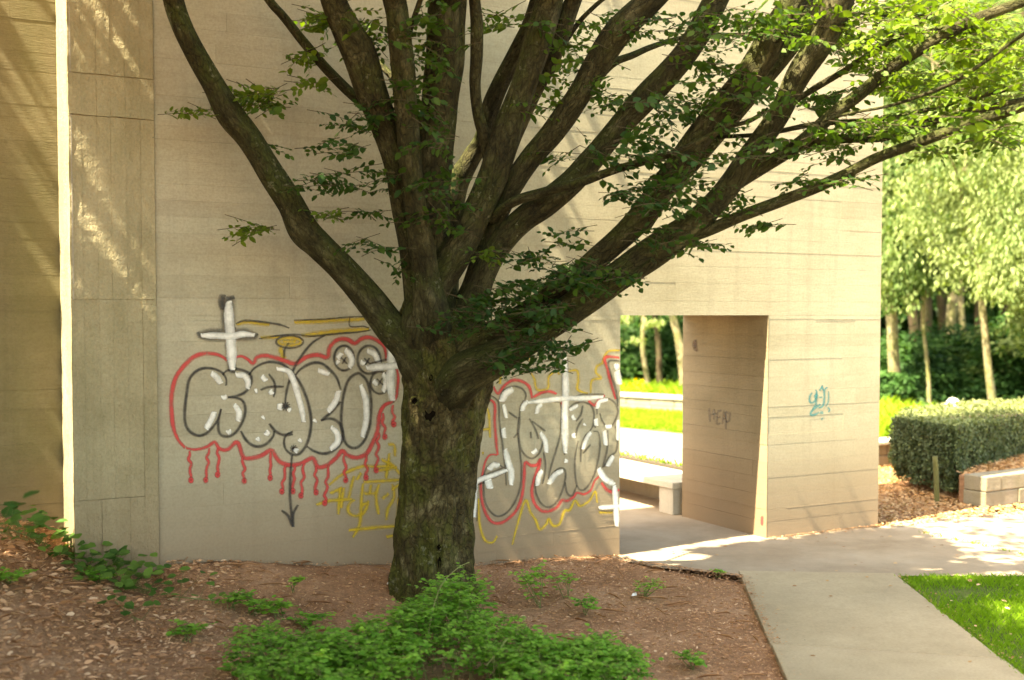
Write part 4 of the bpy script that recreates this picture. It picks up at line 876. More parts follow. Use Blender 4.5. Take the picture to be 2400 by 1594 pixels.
# --- unseen canopies above and beside the frame, added and shaped to cast the shade
SV = np.array(SUN); Sneg = -SV
def lit_prob(p):
    """share of the leaves kept, by where their shadow falls"""
    n = len(p); keep = np.ones(n)
    # on the wall plane
    Nn = np.array(N); Un = np.array(U); w0 = np.array(W0)
    t = -((p-w0)@Nn)/(SV@Nn); h = p+t[:, None]*SV
    s = (h-w0)@Un; ok = (t > 0) & (h[:, 2] > -1.6) & (h[:, 2] < HT)
    k = np.clip((-0.5-s)/1.4, 0.0, 1.0)
    k = np.where((s > ve[0]-0.2) & (s < s_c1+0.1), 0.35, k)
    k = np.where(s < -1.2, np.maximum(k, 0.55), k)
    k = np.where(s < ve[0]-0.2, 1.0, k)
    pn = np.array([noise.noise(Vector((a_*0.9+b_*0.75, b_*0.28, 2.0))) if (ve[0]-1 < a_ < s_c1+.3) else 0 for a_, b_ in zip(s, h[:, 2])])
    k = np.where((s > ve[0]-0.9) & (s < s_c1+0.25), np.where(pn > -0.10, 0.0, 0.6), k)
    keep = np.where(ok & (s < s_end+1.8) & (s > -9), k, keep)
    # on the pilaster flank
    c = w0+Un*ve[0]; t2 = -((p-c)@Un)/(SV@Un); h2 = p+t2[:, None]*SV; dn = (h2-w0)@Nn
    ok2 = (t2 > 0) & (dn < PO+0.02) & (dn > -RECESS-0.1) & (h2[:, 2] > 0.3) & (h2[:, 2] < 7)
    keep = np.where(ok2, 0.0, keep)
    # on the ground
    t3 = (p[:, 2]-0.0)/(-SV[2]); g_ = p+t3[:, None]*SV; onground = (t <= 0) | (t3 < t)
    x, y = g_[:, 0], g_[:, 1]
    def e(cx, cy, a, b, ang=0.0):
        ca, sa = math.cos(ang), math.sin(ang); dx, dy = x-cx, y-cy
        return ((dx*ca+dy*sa)/a)**2+((-dx*sa+dy*ca)/b)**2 < 1
    for (px, py, a, b, ang) in [(1560, 1312, .55, .26, .5), (1480, 1322, .35, .12, .4), (820, 1358, .45, .12, .1), (1260, 1385, .5, .10, 0.1), (2090, 1545, .1, .1, 0), (2080, 1415, .16, .06, 0.1), (2010, 1467, .10, .05, 0), (1800, 1290, .14, .05, .3), (1880, 1290, .16, .05, .3), (100, 1345, .3, .12, 0.2)]:
        q_ = on_z(px, py, 0); keep = np.where(onground & e(q_.x, q_.y, a, b, ang), 0.0, keep)
    right = np.clip((x-3.0-0.9*np.clip(y-9.9, 0, 1)+0.35*np.clip(y-11, 0, 9))/0.6, 0, 1)
    keep = np.where(onground, keep*(1-right*np.where(y < 9.8, 0.97, 0.42)), keep)
    beyond = onground & (y > 12.2+0.2*0) & ((g_-w0)@Nn < -0.4)
    keep = np.where(beyond, 0.0, keep)
    t4 = (p[:, 2]-4.4)/(-SV[2]); q4 = p+t4[:, None]*SV      # the bright leaves at the upper right
    keep = np.where((t4 > 0) & (q4[:, 0] > 1.9) & (q4[:, 0] < 7) & (q4[:, 1] > 5.5) & (q4[:, 1] < 10.5), keep*0.12, keep)
    q5 = on_z(1080, 1540, 0.3); keep = np.where(onground & e(q5.x, q5.y, 1.1, .8), keep*.6, keep)
    return keep
def canopy(root, boxes, n, size, tone, seed, name='crown'):
    r = np.random.default_rng(seed); P_ = []
    per = n//len(boxes)
    for (cx, cy, cz, ax, ay, az) in boxes:
        d = r.normal(size=(per, 3)); d /= np.linalg.norm(d, axis=1, keepdims=True); rad = r.random(per)**0.45
        P_.append(np.array((cx, cy, cz))+d*rad[:, None]*np.array((ax, ay, az)))
    p = np.concatenate(P_)
    keep = lit_prob(p); p = p[r.random(len(p)) < keep]  # leaves removed where they would shade chosen sunlit areas
    # nothing inside the picture below its top edge unless beyond the frame, nothing through the building
    Nn = np.array(N); ss_ = (p-np.array(W0))@np.array(U); inside = ((p-np.array(W0))@Nn) < np.where(ss_ < ve[0]-0.1, -RECESS+0.12, 0.12)
    p = p[~inside]
    rel = p-np.array(E); yy = rel[:, 1]*cp-rel[:, 2]*sp_; up = rel[:, 1]*sp_+rel[:, 2]*cp
    px = CX+F*rel[:, 0]/np.maximum(yy, .01); py = CY-F*up/np.maximum(yy, .01)
    vis = (yy > 0) & (px > -60) & (px < 2460) & (py > -50) & (py < 1650)
    p = p[~vis]; m = len(p)
    az = r.random(m)*2*math.pi; d = np.stack([np.cos(az), np.sin(az), r.normal(size=m)*0.25-0.1], 1)
    k = np.stack([r.normal(size=m)*0.35, r.normal(size=m)*0.35, np.ones(m)], 1)
    leaf_cloud(name, p, d, k, size*(0.7+0.6*r.random(m)), np.clip(tone+r.normal(size=m)*0.15, 0, 1), M_leaf, 'dia', root, kind='stuff')
canopy(tree, [(-1.0, 8.2, 7.2, 3.6, 2.2, 2.2), (-3.5, 6.8, 7.6, 3.2, 2.8, 2.2), (0.5, 6.4, 7.4, 3.4, 3.0, 2.0), (-1.5, 4.0, 7.4, 4.0, 3.2, 2.0)], 38000, 0.16, 0.5, 5, 'crown')
def simple_tree(name, base, h, rtrunk, label, barkm, lean=(0, 0), group=None):
    t = empty(name, base, label, 'tree', group); tb = Tube(); b0 = Vector(base); pts = []; rad = []
    for i in range(9):
        u_ = i/8; pts.append(b0+Vector((lean[0]*u_+0.12*math.sin(i*1.3+b0.x), lean[1]*u_, h*u_-0.1))); rad.append(rtrunk*(1.25 if i == 0 else 1)*(1-0.75*u_))
    tb.add(pts, rad, 12, 4, lump=0.1, seed=b0.x); tb.build('trunk', barkm, t)
    return t, pts
t2, _ = simple_tree('unseen_shade_tree', (-9.5, 1.5, 0.9), 9, 0.3, 'unseen tree added out of view so its crown shades the left of the wall', M_bark)  # out of view; added to shade the left of the wall
canopy(t2, [(-8.0, 3.2, 8.0, 4.4, 3.6, 2.4), (-6.0, 0.5, 8.0, 4.2, 3.2, 2.2), (-11.0, 4.0, 8.2, 3.6, 3.0, 2.2), (-5.6, 5.2, 7.2, 3.0, 2.0, 1.6), (-9.5, 2.2, 4.6, 2.6, 2.6, 2.0), (-9.0, 5.5, 6.5, 3.0, 2.2, 2.2), (-7.2, 6.7, 6.0, 2.4, 1.3, 2.8), (-8.0, 6.0, 7.0, 2.4, 1.6, 3.0)], 90000, 0.18, 0.45, 6)
t3, _ = simple_tree('unseen_shade_tree', (-1.5, -4.5, 0.6), 9, 0.28, 'unseen tree added behind the viewpoint so its crown shades the path', M_bark)  # out of view; added to shade the path
canopy(t3, [(-3.0, -1.0, 8.0, 4.6, 3.6, 2.2), (0.2, 0.6, 8.0, 3.8, 3.6, 2.2), (-1.0, -4.5, 8.5, 4.0, 3.2, 2.2), (-1.5, 2.2, 7.2, 4.0, 3.0, 1.6), (0.0, 4.0, 7.6, 3.4, 2.4, 1.6)], 60000, 0.18, 0.5, 7)

# ------------------------------------------------------------------ bed: litter, plants
def in_bed(x, y):
    q_ = np.stack([x, y, np.zeros_like(x)], 1)-np.array(W0); off = q_@np.array(N); s = q_@np.array(U)
    fr = (off > 0.0) | ((off > -RECESS) & (s < ve[0]))
    # right limit: path edge / paving edge
    ex = pathL0.x+(y-pathL0.y)*(pathL1.x-pathL0.x)/(pathL1.y-pathL0.y)
    a = np.array(Q(1452, 1312)); b_ = np.array(Q(1735, 1350))
    lim = np.where(y < pathL0.y, ex-0.01, np.interp(y, [pathL0.y, Q(1620, 1336)[1], Q(1500, 1322)[1], a[1], a[1]+0.3], [b_[0], Q(1620, 1336)[0], Q(1500, 1322)[0], a[0], a[0]]))
    return fr & (x < lim)
r = np.random.default_rng(21)
def scatter(n, x0, x1, y0, y1): return r.uniform(x0, x1, n), r.uniform(y0, y1, n)
x, y = scatter(130000, -5.5, 2.4, 4.6, 11.0); ok = in_bed(x, y)
den = np.array([0.55+0.6*noise.noise(Vector((a*1.1, b*1.1, 3))) for a, b in zip(x, y)]); ok &= r.random(len(x)) < den+0.25
x, y = x[ok], y[ok]; m = len(x)
az = r.random(m)*2*math.pi; d = np.stack([np.cos(az), np.sin(az), r.normal(size=m)*0.15], 1); k = np.stack([r.normal(size=m)*0.95, r.normal(size=m)*0.95, np.ones(m)], 1)
sz = 0.008+(0.018+0.030*np.clip((-x-1.2)/2, 0, 1))*r.random(m)**4; pz_ = soil_z(x, y)+0.012+0.012*r.random(m)
leaf_cloud('leaf_litter', np.stack([x, y, pz_], 1), d, k, np.stack([sz*(.5+.6*r.random(m)), sz*(1+1.1*r.random(m))], 1), np.minimum(r.normal(size=m)*0.24+0.33+0.08*(x < -1.5), .8), M_litter, 'leaf', kind='stuff')
m = 1500; x, y = scatter(m, -5.5, 2.3, 4.8, 10.6); ok = in_bed(x, y); x, y = x[ok], y[ok]; m = len(x); az = r.random(m)*6.28
leaf_cloud('fallen_twigs', np.stack([x, y, soil_z(x, y)+.03], 1), np.stack([np.cos(az), np.sin(az), r.normal(size=m)*.1], 1), np.stack([0*x, 0*x+.1, 1+0*x], 1), np.stack([np.full(m, .007), .05+.18*r.random(m)**2], 1), r.random(m)*.5, M_litter, 'leaf', kind='stuff')
# orange litter near the hedge
pg = [Q(2056, 1236), Q(2110, 1222), Q(2250, 1206), Q(2420, 1196)]
x, y = scatter(30000, 3.6, 8.5, 11.8, 17.2); ly = np.interp(x, [pg[0][0], pg[1][0], pg[2][0], pg[3][0], 9], [pg[0][1], pg[1][1], pg[2][1], pg[3][1], pg[3][1]+.6])
ok = (y > ly-0.12*r.random(len(x))**2*3) & (((np.stack([x, y, 0*x], 1)-np.array(W0))@np.array(U)) > s_end-0.1)
x, y = x[ok], y[ok]; m = len(x)
dq = np.stack([x-pc.x, y-pc.y], 1); dv_, du_ = dq@np.array((pv.x, pv.y)), dq@np.array((pu.x, pu.y)); onpl = (dv_ > .3) & (du_ > .05) & (dv_ < .42+(du_-.08)*.43); inside_ = (dv_ > -.02) & (du_ > -.02) & (dv_ < .32); x, y, onpl = x[~inside_], y[~inside_], onpl[~inside_]; m = len(x)
az = r.random(m)*2*math.pi; d = np.stack([np.cos(az), np.sin(az), r.normal(size=m)*0.12], 1); k = np.stack([r.normal(size=m)*0.3, r.normal(size=m)*0.3, np.ones(m)], 1)
sz = 0.03+0.03*r.random(m)
leaf_cloud('orange_leaf_litter', np.stack([x, y, np.where(onpl, 0.335, 0.0)+0.01*r.random(m)+.004], 1), d, k, sz, r.normal(size=m)*0.25+0.68, M_litter_o, 'leaf', kind='stuff')  # leaf tone raised to stand in for sunlight missing here
ce = []
for (A_, B_, n_) in ((pathL0, pathL1+(pathL1-pathL0)*.2, 900), (Vector((*Q(1640, 1338), 0)), pathL0, 500), (Vector((*Q(1460, 1312), 0)), Vector((*Q(1640, 1338), 0)), 900), (pathR0, pathR1, 260), (wp(s_open, .02, 0), wp(s_end, .02, 0), 900)):
    t = r.random(n_); a_ = np.array(A_); b_ = np.array(B_); e_ = (b_-a_)/np.linalg.norm(b_-a_); ce.append(a_+(b_-a_)*t[:, None]+np.stack([e_[1]*0+.0*t+abs(r.normal(size=n_))*.05*(1 if abs(e_[1]) > .7 else .1), -abs(r.normal(size=n_))*.06*(0 if abs(e_[1]) > .7 else 1), 0*t], 1))
ce = np.concatenate(ce); m = len(ce); ce[:, 2] = .014; az = r.random(m)*6.28
leaf_cloud('soil_crumbs', ce, np.stack([np.cos(az), np.sin(az), .1+0*az], 1), np.stack([r.normal(size=m)*.3, r.normal(size=m)*.3, np.ones(m)], 1), .006+.02*r.random(m)**3, r.random(m)*.5, M_litter, 'leaf', kind='stuff')
# a few leaves lying on paving and path
x, y = scatter(420, 1.2, 5.5, 7.0, 12.4); ok = ~in_bed(x, y) & (((np.stack([x, y, 0*x], 1)-np.array(W0))@np.array(N)) > 0.02)
ex = pathR0.x+(y-pathR0.y)*(pathR1.x-pathR0.x)/(pathR1.y-pathR0.y); ok &= ~((y < pathR0.y) & (x > ex)); offw = (np.stack([x, y, 0*x], 1)-np.array(W0))@np.array(N)
ok &= (r.random(len(x)) < np.where(offw < 0.6, 1.0, 0.16)); x, y = x[ok], y[ok]; m = len(x)
az = r.random(m)*6.28; d = np.stack([np.cos(az), np.sin(az), 0*az+.05], 1); k = np.stack([r.normal(size=m)*0.2, r.normal(size=m)*0.2, np.ones(m)], 1)
leaf_cloud('fallen_leaves', np.stack([x, y, 0*x+0.018], 1), d, k, 0.025+0.02*r.random(m), r.random(m), M_litter_o, 'leaf', kind='stuff')

# leafy shrub at the foot of the tree
rb = random.Random(31)
def leafy(root, stems, leaf_size, per, tone, mat, nsingle=0, spread=0.09, bend=0.35, seed=1):
    """stems: (base, top) pairs; compound leaflets round each stem"""
    r_ = random.Random(seed); tb = Tube(); LP, LD, LK, LS, LT = [], [], [], [], []
    for (b0, t0) in stems:
        mid = b0.lerp(t0, 0.5)+Vector((r_.uniform(-.04, .04), r_.uniform(-.04, .04), bend*0.1)); tb.add([b0, mid, t0], [0.004, 0.003, 0.0012], 4, 3, cap=False)
        H_ = (t0-b0).length
        for i in range(per):
            t = 0.25+0.75*r_.random()**0.7; c = b0.lerp(mid, t*2) if t < 0.5 else mid.lerp(t0, t*2-1)
            az = r_.uniform(0, 6.283); out = Vector((math.cos(az), math.sin(az), r_.uniform(-.1, .35))); L = spread*r_.uniform(0.4, 1.3)
            tip = c+out*L; sd = out.cross(Z).normalized(); tb.add([c, tip], [0.0012, 0.0008], 3, 1, cap=False)
            for j, (a_, b_) in enumerate(((1.0, 0), (.7, .5), (.7, -.5), (.4, .45), (.4, -.45))):
                pp = c+out*L*a_; dd = (out*(1.0 if j == 0 else .5)+sd*b_*1.6+Z*r_.uniform(-.3, .1))
                LP.append(tuple(pp)); LD.append(tuple(dd)); LK.append((r_.uniform(-.4, .4), r_.uniform(-.4, .4), 1)); LS.append(leaf_size*r_.uniform(.5, 1.35)); LT.append(min(1, max(0, tone+0.6*(t-0.6)+r_.gauss(0, .18))))
    idx = list(range(len(LP))); r_.shuffle(idx)
    if nsingle: idx.sort(key=lambda i: -LS[i]/max(1, LP[i][1])-0.002*(LP[i][2])); 
    one, rest_ = idx[:nsingle], idx[nsingle:]
    if one: single_leaves(root, [(LP[i], LD[i], LK[i], (LS[i]*1.3, LS[i]), LT[i]) for i in one], mat)
    if rest_:
        rs_ = np.array(rest_); S_ = np.array(LS)[rs_]
        leaf_cloud('foliage', np.array(LP)[rs_], np.array(LD)[rs_], np.array(LK)[rs_], np.stack([S_*1.3, S_], 1), np.array(LT)[rs_], mat, 'leaf', root, kind='stuff')
    tb.b = tb.b; o = new_obj('stems', tb.v, tb.f, M_stem, kind='stuff'); adopt(root, o)
def prof_top(px):
    return np.interp(px, [540, 640, 720, 800, 900, 960, 1010, 1050, 1090, 1115, 1135, 1200, 1290, 1340, 1430, 1480, 1530, 1580], [1500, 1460, 1470, 1462, 1435, 1400, 1372, 1335, 1312, 1330, 1400, 1440, 1480, 1490, 1470, 1500, 1545, 1560])
stems = []
for i in range(330):
    px = rb.uniform(560, 1520); tp = float(prof_top(px)); wgt = 1.0 if 700 < px < 1420 else 0.4
    if rb.random() > wgt: continue
    py = tp+abs(rb.gauss(0, 1))*70+6
    if py > 1680: continue
    yb = 8.0-(py-1330)/300*2.1+rb.uniform(-.25, .1); yb = max(5.2, min(8.1, yb))
    top = at_y(px, py, yb); gz = float(soil_z(np.float64(top.x), np.float64(yb)))
    if top.z < gz+0.05: 
        top.z = gz+rb.uniform(.06, .16)
    base = Vector((top.x+rb.uniform(-.08, .08), yb+rb.uniform(-.08, .08), gz-0.02))
    stems.append((base, top))
bush = empty('leafy_shrub', soil_pt(1060, 1560), 'low bright green shrub of small leaves spreading in front of the trunk', 'shrub')
leafy(bush, stems, 0.031, 19, 0.5, M_shrub, 300, 0.10, seed=3)
tb = Tube()
for pts_ in ([(1000, 1520, 7.0), (1012, 1440, 7.1), (1035, 1370, 7.3), (1075, 1330, 7.5), (1100, 1318, 7.6)], [(1140, 1560, 6.4), (1165, 1530, 6.5), (1190, 1495, 6.6)], [(1010, 1545, 6.6), (1080, 1540, 6.6), (1160, 1548, 6.6)], [(930, 1500, 6.9), (1000, 1502, 6.9), (1080, 1528, 6.8)]):
    tb.add([at_y(*q_) for q_ in pts_], [0.0025]*len(pts_), 5, 3)
adopt(bush, new_obj('stalk', tb.v, tb.f, plain('dry_stalk', (0.20, 0.21, 0.07))))
# small saplings and weeds on the bed
def weed(px, py, h, n_, ls, tone, label, name='weed', cat='plant', mat=M_shrub, w_=0.12, per=8, group=None):
    b0 = soil_pt(px, py); root = empty(name, b0, label, cat, group); st = []
    for i in range(n_):
        st.append((b0+Vector((rb.uniform(-.03, .03), rb.uniform(-.03, .03), -.01)), b0+Vector((rb.uniform(-w_, w_), rb.uniform(-w_, w_), h*rb.uniform(.6, 1)))))
    leafy(root, st, ls, per, tone, mat, 0, w_*0.6, seed=int(px*7+py))
weed(1262, 1425, 0.36, 5, 0.032, .75, 'thin pale sapling with airy leaves to the right of the trunk', 'sapling', 'sapling', w_=.16, per=9)
weed(1330, 1405, 0.28, 4, 0.030, .6, 'small sprig of leaves on bare soil right of the pale sapling', 'sapling', 'sapling', w_=.12, per=6)
weed(1375, 1440, 0.13, 4, 0.028, .4, 'little dark sprig low on the soil beyond the shrub', 'weed', w_=.1)
weed(1510, 1405, 0.16, 8, 0.022, .8, 'yellowish weed tuft near the path corner', 'weed', w_=.14, per=5)
weed(1680, 1352, 0.04, 5, 0.022, .8, 'tiny weed at the corner of the concrete path', 'weed', w_=.05, per=4)
weed(1620, 1570, 0.10, 5, 0.028, .5, 'small weed beside the left edge of the path', 'weed', w_=.08)
weed(690, 1385, 0.12, 3, 0.03, .8, 'pale sprout on the soil below the graffiti', 'weed', w_=.06)
for i, (a_, b_, lab) in enumerate([(545, 1425, 'green sprout at the left end of the row of sprouts'), (590, 1440, 'low clover-like sprout beside the leaf litter'), (655, 1448, 'sprout between ivy and the leafy shrub'), (720, 1475, 'lush sprout joining the left side of the shrub'), (640, 1520, 'round-leaved sprout left of the shrub near the bottom'), (600, 1500, 'small outlying sprout on brown leaves'), (580, 1588, 'bright sprout cut by the bottom edge of the picture'), (440, 1500, 'single tiny green sprout in the leaf litter'), (30, 1370, 'tuft of thin green leaves at the left edge'), (230, 1372, 'faint low green tuft between litter and ivy')]):
    weed(a_, b_, 0.09, 6, 0.036, .5+.1*(i % 3), lab, 'sprout', 'plant', w_=.13, per=5)
# ivy / bramble with large leaves along the building foot
ri = random.Random(17)
def ivy(line, n_, size, label, mat=M_ivy):
    pts_ = [soil_pt(*p_) for p_ in line]; root = empty('creeping_ivy', pts_[0], label, 'plant'); tb = Tube()
    q_ = [p_+Z*0.03 for p_ in pts_]; tb.add(q_, [0.004]*len(q_), 5, 4); items = []
    for i in range(n_):
        t = ri.random()*(len(pts_)-1); k = min(len(pts_)-2, int(t)); c = pts_[k].lerp(pts_[k+1], t-k)
        hh = ri.uniform(0.04, 0.2); p_ = c+Vector((ri.gauss(0, .14), ri.gauss(0, .10), hh))
        az = ri.uniform(0, 6.28); items.append((tuple(p_), (math.cos(az), math.sin(az), ri.uniform(-.5, .1)), (ri.uniform(-.4, .4), ri.uniform(-.7, .1), 1), (size*1.35*ri.uniform(.7, 1.2), size*ri.uniform(.7, 1.2)), ri.random()))
        if i % 2: tb.add([c, p_], [0.002, 0.001], 3, 1, cap=False)
    single_leaves(root, items, mat); adopt(root, new_obj('stems', tb.v, tb.f, M_stem, kind='stuff'))
ivy([(-30, 1245), (30, 1255), (80, 1272), (120, 1290)], 80, 0.085, 'creeping plant with broad leaves at the far left below the set-back wall')
ivy([(150, 1300), (200, 1330), (250, 1360), (300, 1380), (350, 1395)], 165, 0.085, 'broad-leaved creeping plant along the foot of the pilaster')
ivy([(270, 1420), (300, 1450), (330, 1465)], 14, 0.075, 'small cluster of green leaves lying in front of the ivy')
ivy([(400, 1408), (440, 1412), (500, 1418)], 12, 0.06, 'sparse leaf trail from the pilaster towards the sprouts')
# paper scraps
for (px, py, lab) in ((913, 1378, 'small white scrap of paper beside the foot of the trunk'), (1486, 1405, 'tiny white scrap of litter on soil near the path corner')):
    p_ = soil_pt(px, py)+Z*0.03; mb = MB(); mb.hexa([p_+Vector((-.02, -.012, 0)), p_+Vector((.018, -.015, .004)), p_+Vector((.022, .014, .012)), p_+Vector((-.015, .016, .006)), p_+Vector((-.018, -.008, .012)), p_+Vector((.012, -.01, .022)), p_+Vector((.018, .012, .024)), p_+Vector((-.01, .01, .016))])
    mb.build('paper_scrap', M_paper, label=lab, category='litter')
# grass
def grass(name, n, region, hgt, z, tone, seed, width=0.006, mat=M_grass):
    r_ = np.random.default_rng(seed); x, y = region(r_, n); m = len(x)
    az = r_.random(m)*6.283; d = np.stack([np.cos(az)*.45, np.sin(az)*.45, np.ones(m)], 1); k = np.stack([np.cos(az+1), np.sin(az+1), 0*az+.2], 1)
    patch = np.array([noise.noise(Vector((a*1.6, b*1.6, 9))) for a, b in zip(x, y)])
    kp = r_.random(m) < 0.95+patch*1.3; H_ = hgt*(0.5+r_.random(m)*0.8)
    leaf_cloud(name, np.stack([x, y, 0*x+z], 1)[kp], d[kp], k[kp], np.stack([np.full(m, width), H_], 1)[kp], (tone+patch*0.3+r_.normal(size=m)*.15)[kp], mat, 'blade', kind='stuff')
def reg_lawn(r_, n):
    y = r_.uniform(5.6, pathR0.y-0.01, n); x = r_.uniform(2.9, 8.5, n); ex = pathR0.x+(y-pathR0.y)*(pathR1.x-pathR0.x)/(pathR1.y-pathR0.y)
    ok = x > ex-0.02*r_.random(n); return x[ok], y[ok]
grass('lawn_grass', 90000, reg_lawn, 0.05, -0.012, 0.5, 2, 0.007)
xl, yl = reg_lawn(r, 160); m = len(xl); az = r.random(m)*6.28
leaf_cloud('leaves_on_lawn', np.stack([xl, yl, 0*xl+.02], 1), np.stack([np.cos(az), np.sin(az), .2+0*az], 1), np.stack([r.normal(size=m)*.5, r.normal(size=m)*.5, np.ones(m)], 1), .02+.03*r.random(m), .4+.6*r.random(m), M_litter, 'leaf', kind='stuff')
VA, VB = np.array(Q(1440, 1001)), np.array(Q(1640, 1020))
def reg_verge(r_, n):
    t = r_.uniform(-0.6, 1.3, n); o_ = r_.random(n); a = VA+(VB-VA)*t[:, None]; c = np.array((ua.x, ua.y))+np.array((ub.x-ua.x, ub.y-ua.y))*t[:, None]
    p_ = a+(c-a)*o_[:, None]; return p_[:, 0], p_[:, 1]
grass('verge_grass', 26000, reg_verge, 0.13, 0.005, 0.75, 4, 0.016)
def reg_back(r_, n):
    t = r_.uniform(-0.8, 1.4, n); c = np.array((ua.x, ua.y))+np.array((ub.x-ua.x, ub.y-ua.y))*t[:, None]; nn = np.array((-uu.y, uu.x)); p_ = c+nn*(0.5+2.2*r_.random(n))[:, None]; return p_[:, 0], p_[:, 1]
grass('tall_grass', 9000, reg_back, 0.55, 0.0, 0.7, 5, 0.03)
def reg_right(r_, n): return r_.uniform(4.6, 7.2, n), r_.uniform(17.6, 25, n)
grass('tall_grass', 16000, reg_right, 0.6, 0.0, 0.9, 6, 0.03)
def reg_strip(r_, n):
    t = r_.random(n)*(BL+1.2)-0.2; o_ = r_.uniform(BW+.06, BW+.2, n); p_ = np.array(bc)[None, :2]+np.array(V)[None, :2]*t[:, None]+np.array(U)[None, :2]*o_[:, None]; return p_[:, 0], p_[:, 1]
grass('weeds_behind_bench', 260, reg_strip, 0.07, TB+0.03, 0.6, 7, 0.02)
def reg_crack(r_, n):
    t = r_.random(n); a = np.array(Q(2160, 1248)); b_ = np.array(Q(2400, 1300)); p_ = a+(b_-a)*t[:, None]+r_.normal(size=(n, 2))*0.02; ok = np.sin(t*40) > 0.5; return p_[ok, 0], p_[ok, 1]
grass('weeds_in_paving', 300, reg_crack, 0.03, 0.0, 0.7, 8, 0.008)
# yellow flowers beyond the low wall
fl = empty('yellow_flowers', at_y(1490, 912, 27.5), 'clump of yellow flowers behind the low wall seen through the passage', 'flowers')
rf = np.random.default_rng(3); m = 200; c = np.array(at_y(1494, 918, 26.9)); p_ = c+rf.normal(size=(m, 3))*np.array((.16, .12, .10)); 
leaf_cloud('petals', p_, rf.normal(size=(m, 3)), rf.normal(size=(m, 3)), np.full(m, .10), rf.random(m), M_flower, 'leaf', fl, kind='stuff')
tb = Tube()
for i in range(14):
    q_ = Vector(p_[i]); tb.add([Vector((q_.x, q_.y, 0)), q_], [.008, .005], 4, 1)
adopt(fl, new_obj('stems', tb.v, tb.f, M_stem, kind='stuff'))

# ------------------------------------------------------------------ hedge, post, white object
hp = [Vector((5.20, 13.55, 0)), Vector((6.9, 15.35, 0)), Vector((11.0, 18.6, 0)), Vector((10.0, 20.2, 0)), Vector((7.9, 17.9, 0)), Vector((5.65, 16.3, 0)), Vector((4.86, 14.6, 0))]
hedge = empty('clipped_hedge', hp[0], 'box-clipped evergreen hedge with a shaded left end beside the planter', 'hedge')
HH = 0.86
mb = MB(); n_ = len(hp); cen = sum(hp, Vector())/n_
ins = [p_+(cen-p_)*0.05 for p_ in hp]
mb.v = [p_+Z*0.16 for p_ in ins]+[p_+Z*(HH-0.05) for p_ in ins]; mb.t = [0.0]*(2*n_)
mb.f = [(i, (i+1) % n_, n_+(i+1) % n_, n_+i) for i in range(n_)]+[tuple(range(n_, 2*n_)), tuple(range(n_))[::-1]]
mb.build('inner_growth', M_drain, root=hedge)
rh = np.random.default_rng(12); P_, D_, T_ = [], [], []
def inpoly(px, py):
    c = np.zeros(len(px), bool); j = n_-1
    for i in range(n_):
        xi, yi, xj, yj = hp[i].x, hp[i].y, hp[j].x, hp[j].y
        c ^= ((yi > py) != (yj > py)) & (px < (xj-xi)*(py-yi)/(yj-yi+1e-12)+xi); j = i
    return c
qx, qy = rh.uniform(4.5, 11, 60000), rh.uniform(13.4, 20.3, 60000); ok = inpoly(qx, qy); qx, qy = qx[ok][:26000], qy[ok][:26000]
def htop(px, py): return HH+0.03*np.sin(px*3)+0.02*np.sin(py*5+1)
P_.append(np.stack([qx, qy, htop(qx, qy)+rh.normal(size=len(qx))*.02], 1)); D_.append(np.tile((0, 0, 1.0), (len(qx), 1))); T_.append(np.full(len(qx), 1.0))  # lighter leaf tone on top stands in for sunlight
for i, cnt in ((0, 9000), (1, 14000), (5, 5000), (6, 8500), (4, 2000), (3, 1500)):
    a, b_ = np.array(hp[i]), np.array(hp[(i+1) % n_]); t = rh.random(cnt); z_ = rh.random(cnt); e_ = b_-a; nn = np.array((e_[1], -e_[0], 0)); nn /= np.linalg.norm(nn)
    bulge = 0.05*np.array([noise.noise(Vector((tt*6, zz*4, i))) for tt, zz in zip(t, z_)])
    p_ = a+e_*t[:, None]+nn*(bulge+rh.normal(size=cnt)*.025-0.05*(z_ < .25))[:, None]; p_[:, 2] = 0.10+z_*(HH-0.10)
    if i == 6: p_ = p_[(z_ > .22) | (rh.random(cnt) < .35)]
    P_.append(p_); D_.append(np.tile(nn, (len(p_), 1))); T_.append(np.full(len(p_), .15 if i == 6 else .42))  # darker leaf tone on the left end stands in for shade
p_ = np.concatenate(P_); nn = np.concatenate(D_); tt = np.concatenate(T_); m = len(p_)
d = rh.normal(size=(m, 3)); d = d-nn*(d*nn).sum(1)[:, None]*.7+nn*.3
leaf_cloud('foliage', p_, d, nn+rh.normal(size=(m, 3))*.5, 0.032+0.02*rh.random(m), tt+rh.normal(size=m)*.2, M_hedge, 'leaf', hedge, kind='stuff')
pb = on_z(2196, 1177, 0); tb = Tube(); tb.add([pb-Z*.05, pb+Vector((-.01, 0, .25)), pb+Vector((-.03, 0, .54))], [.031, .03, .028], 12, 3, lump=.05)
o = tb.build('wooden_post', M_bark_pale, label='short green-stained wooden post in front of the hedge end', category='post'); o.data.materials.clear(); o.data.materials.append(M_post)
ws = at_y(2234, 952, 20.5); bm = bmesh.new(); bmesh.ops.create_icosphere(bm, subdivisions=3, radius=.14)  # unidentified white object; its stone-like shape is made up
for v_ in bm.verts:
    v_.co += v_.co.normalized()*0.03*noise.noise(v_.co*9); v_.co.z *= 1.05
    if v_.co.z < 0: v_.co.z *= 7.5; v_.co.x *= 1.15
me = bpy.data.meshes.new('white_object'); bm.to_mesh(me); bm.free(); me.polygons.foreach_set('use_smooth', [True]*len(me.polygons))
o = link('white_object', me, M_white, label='bright white rounded object just showing over the top of the hedge', category='object'); o.location = ws

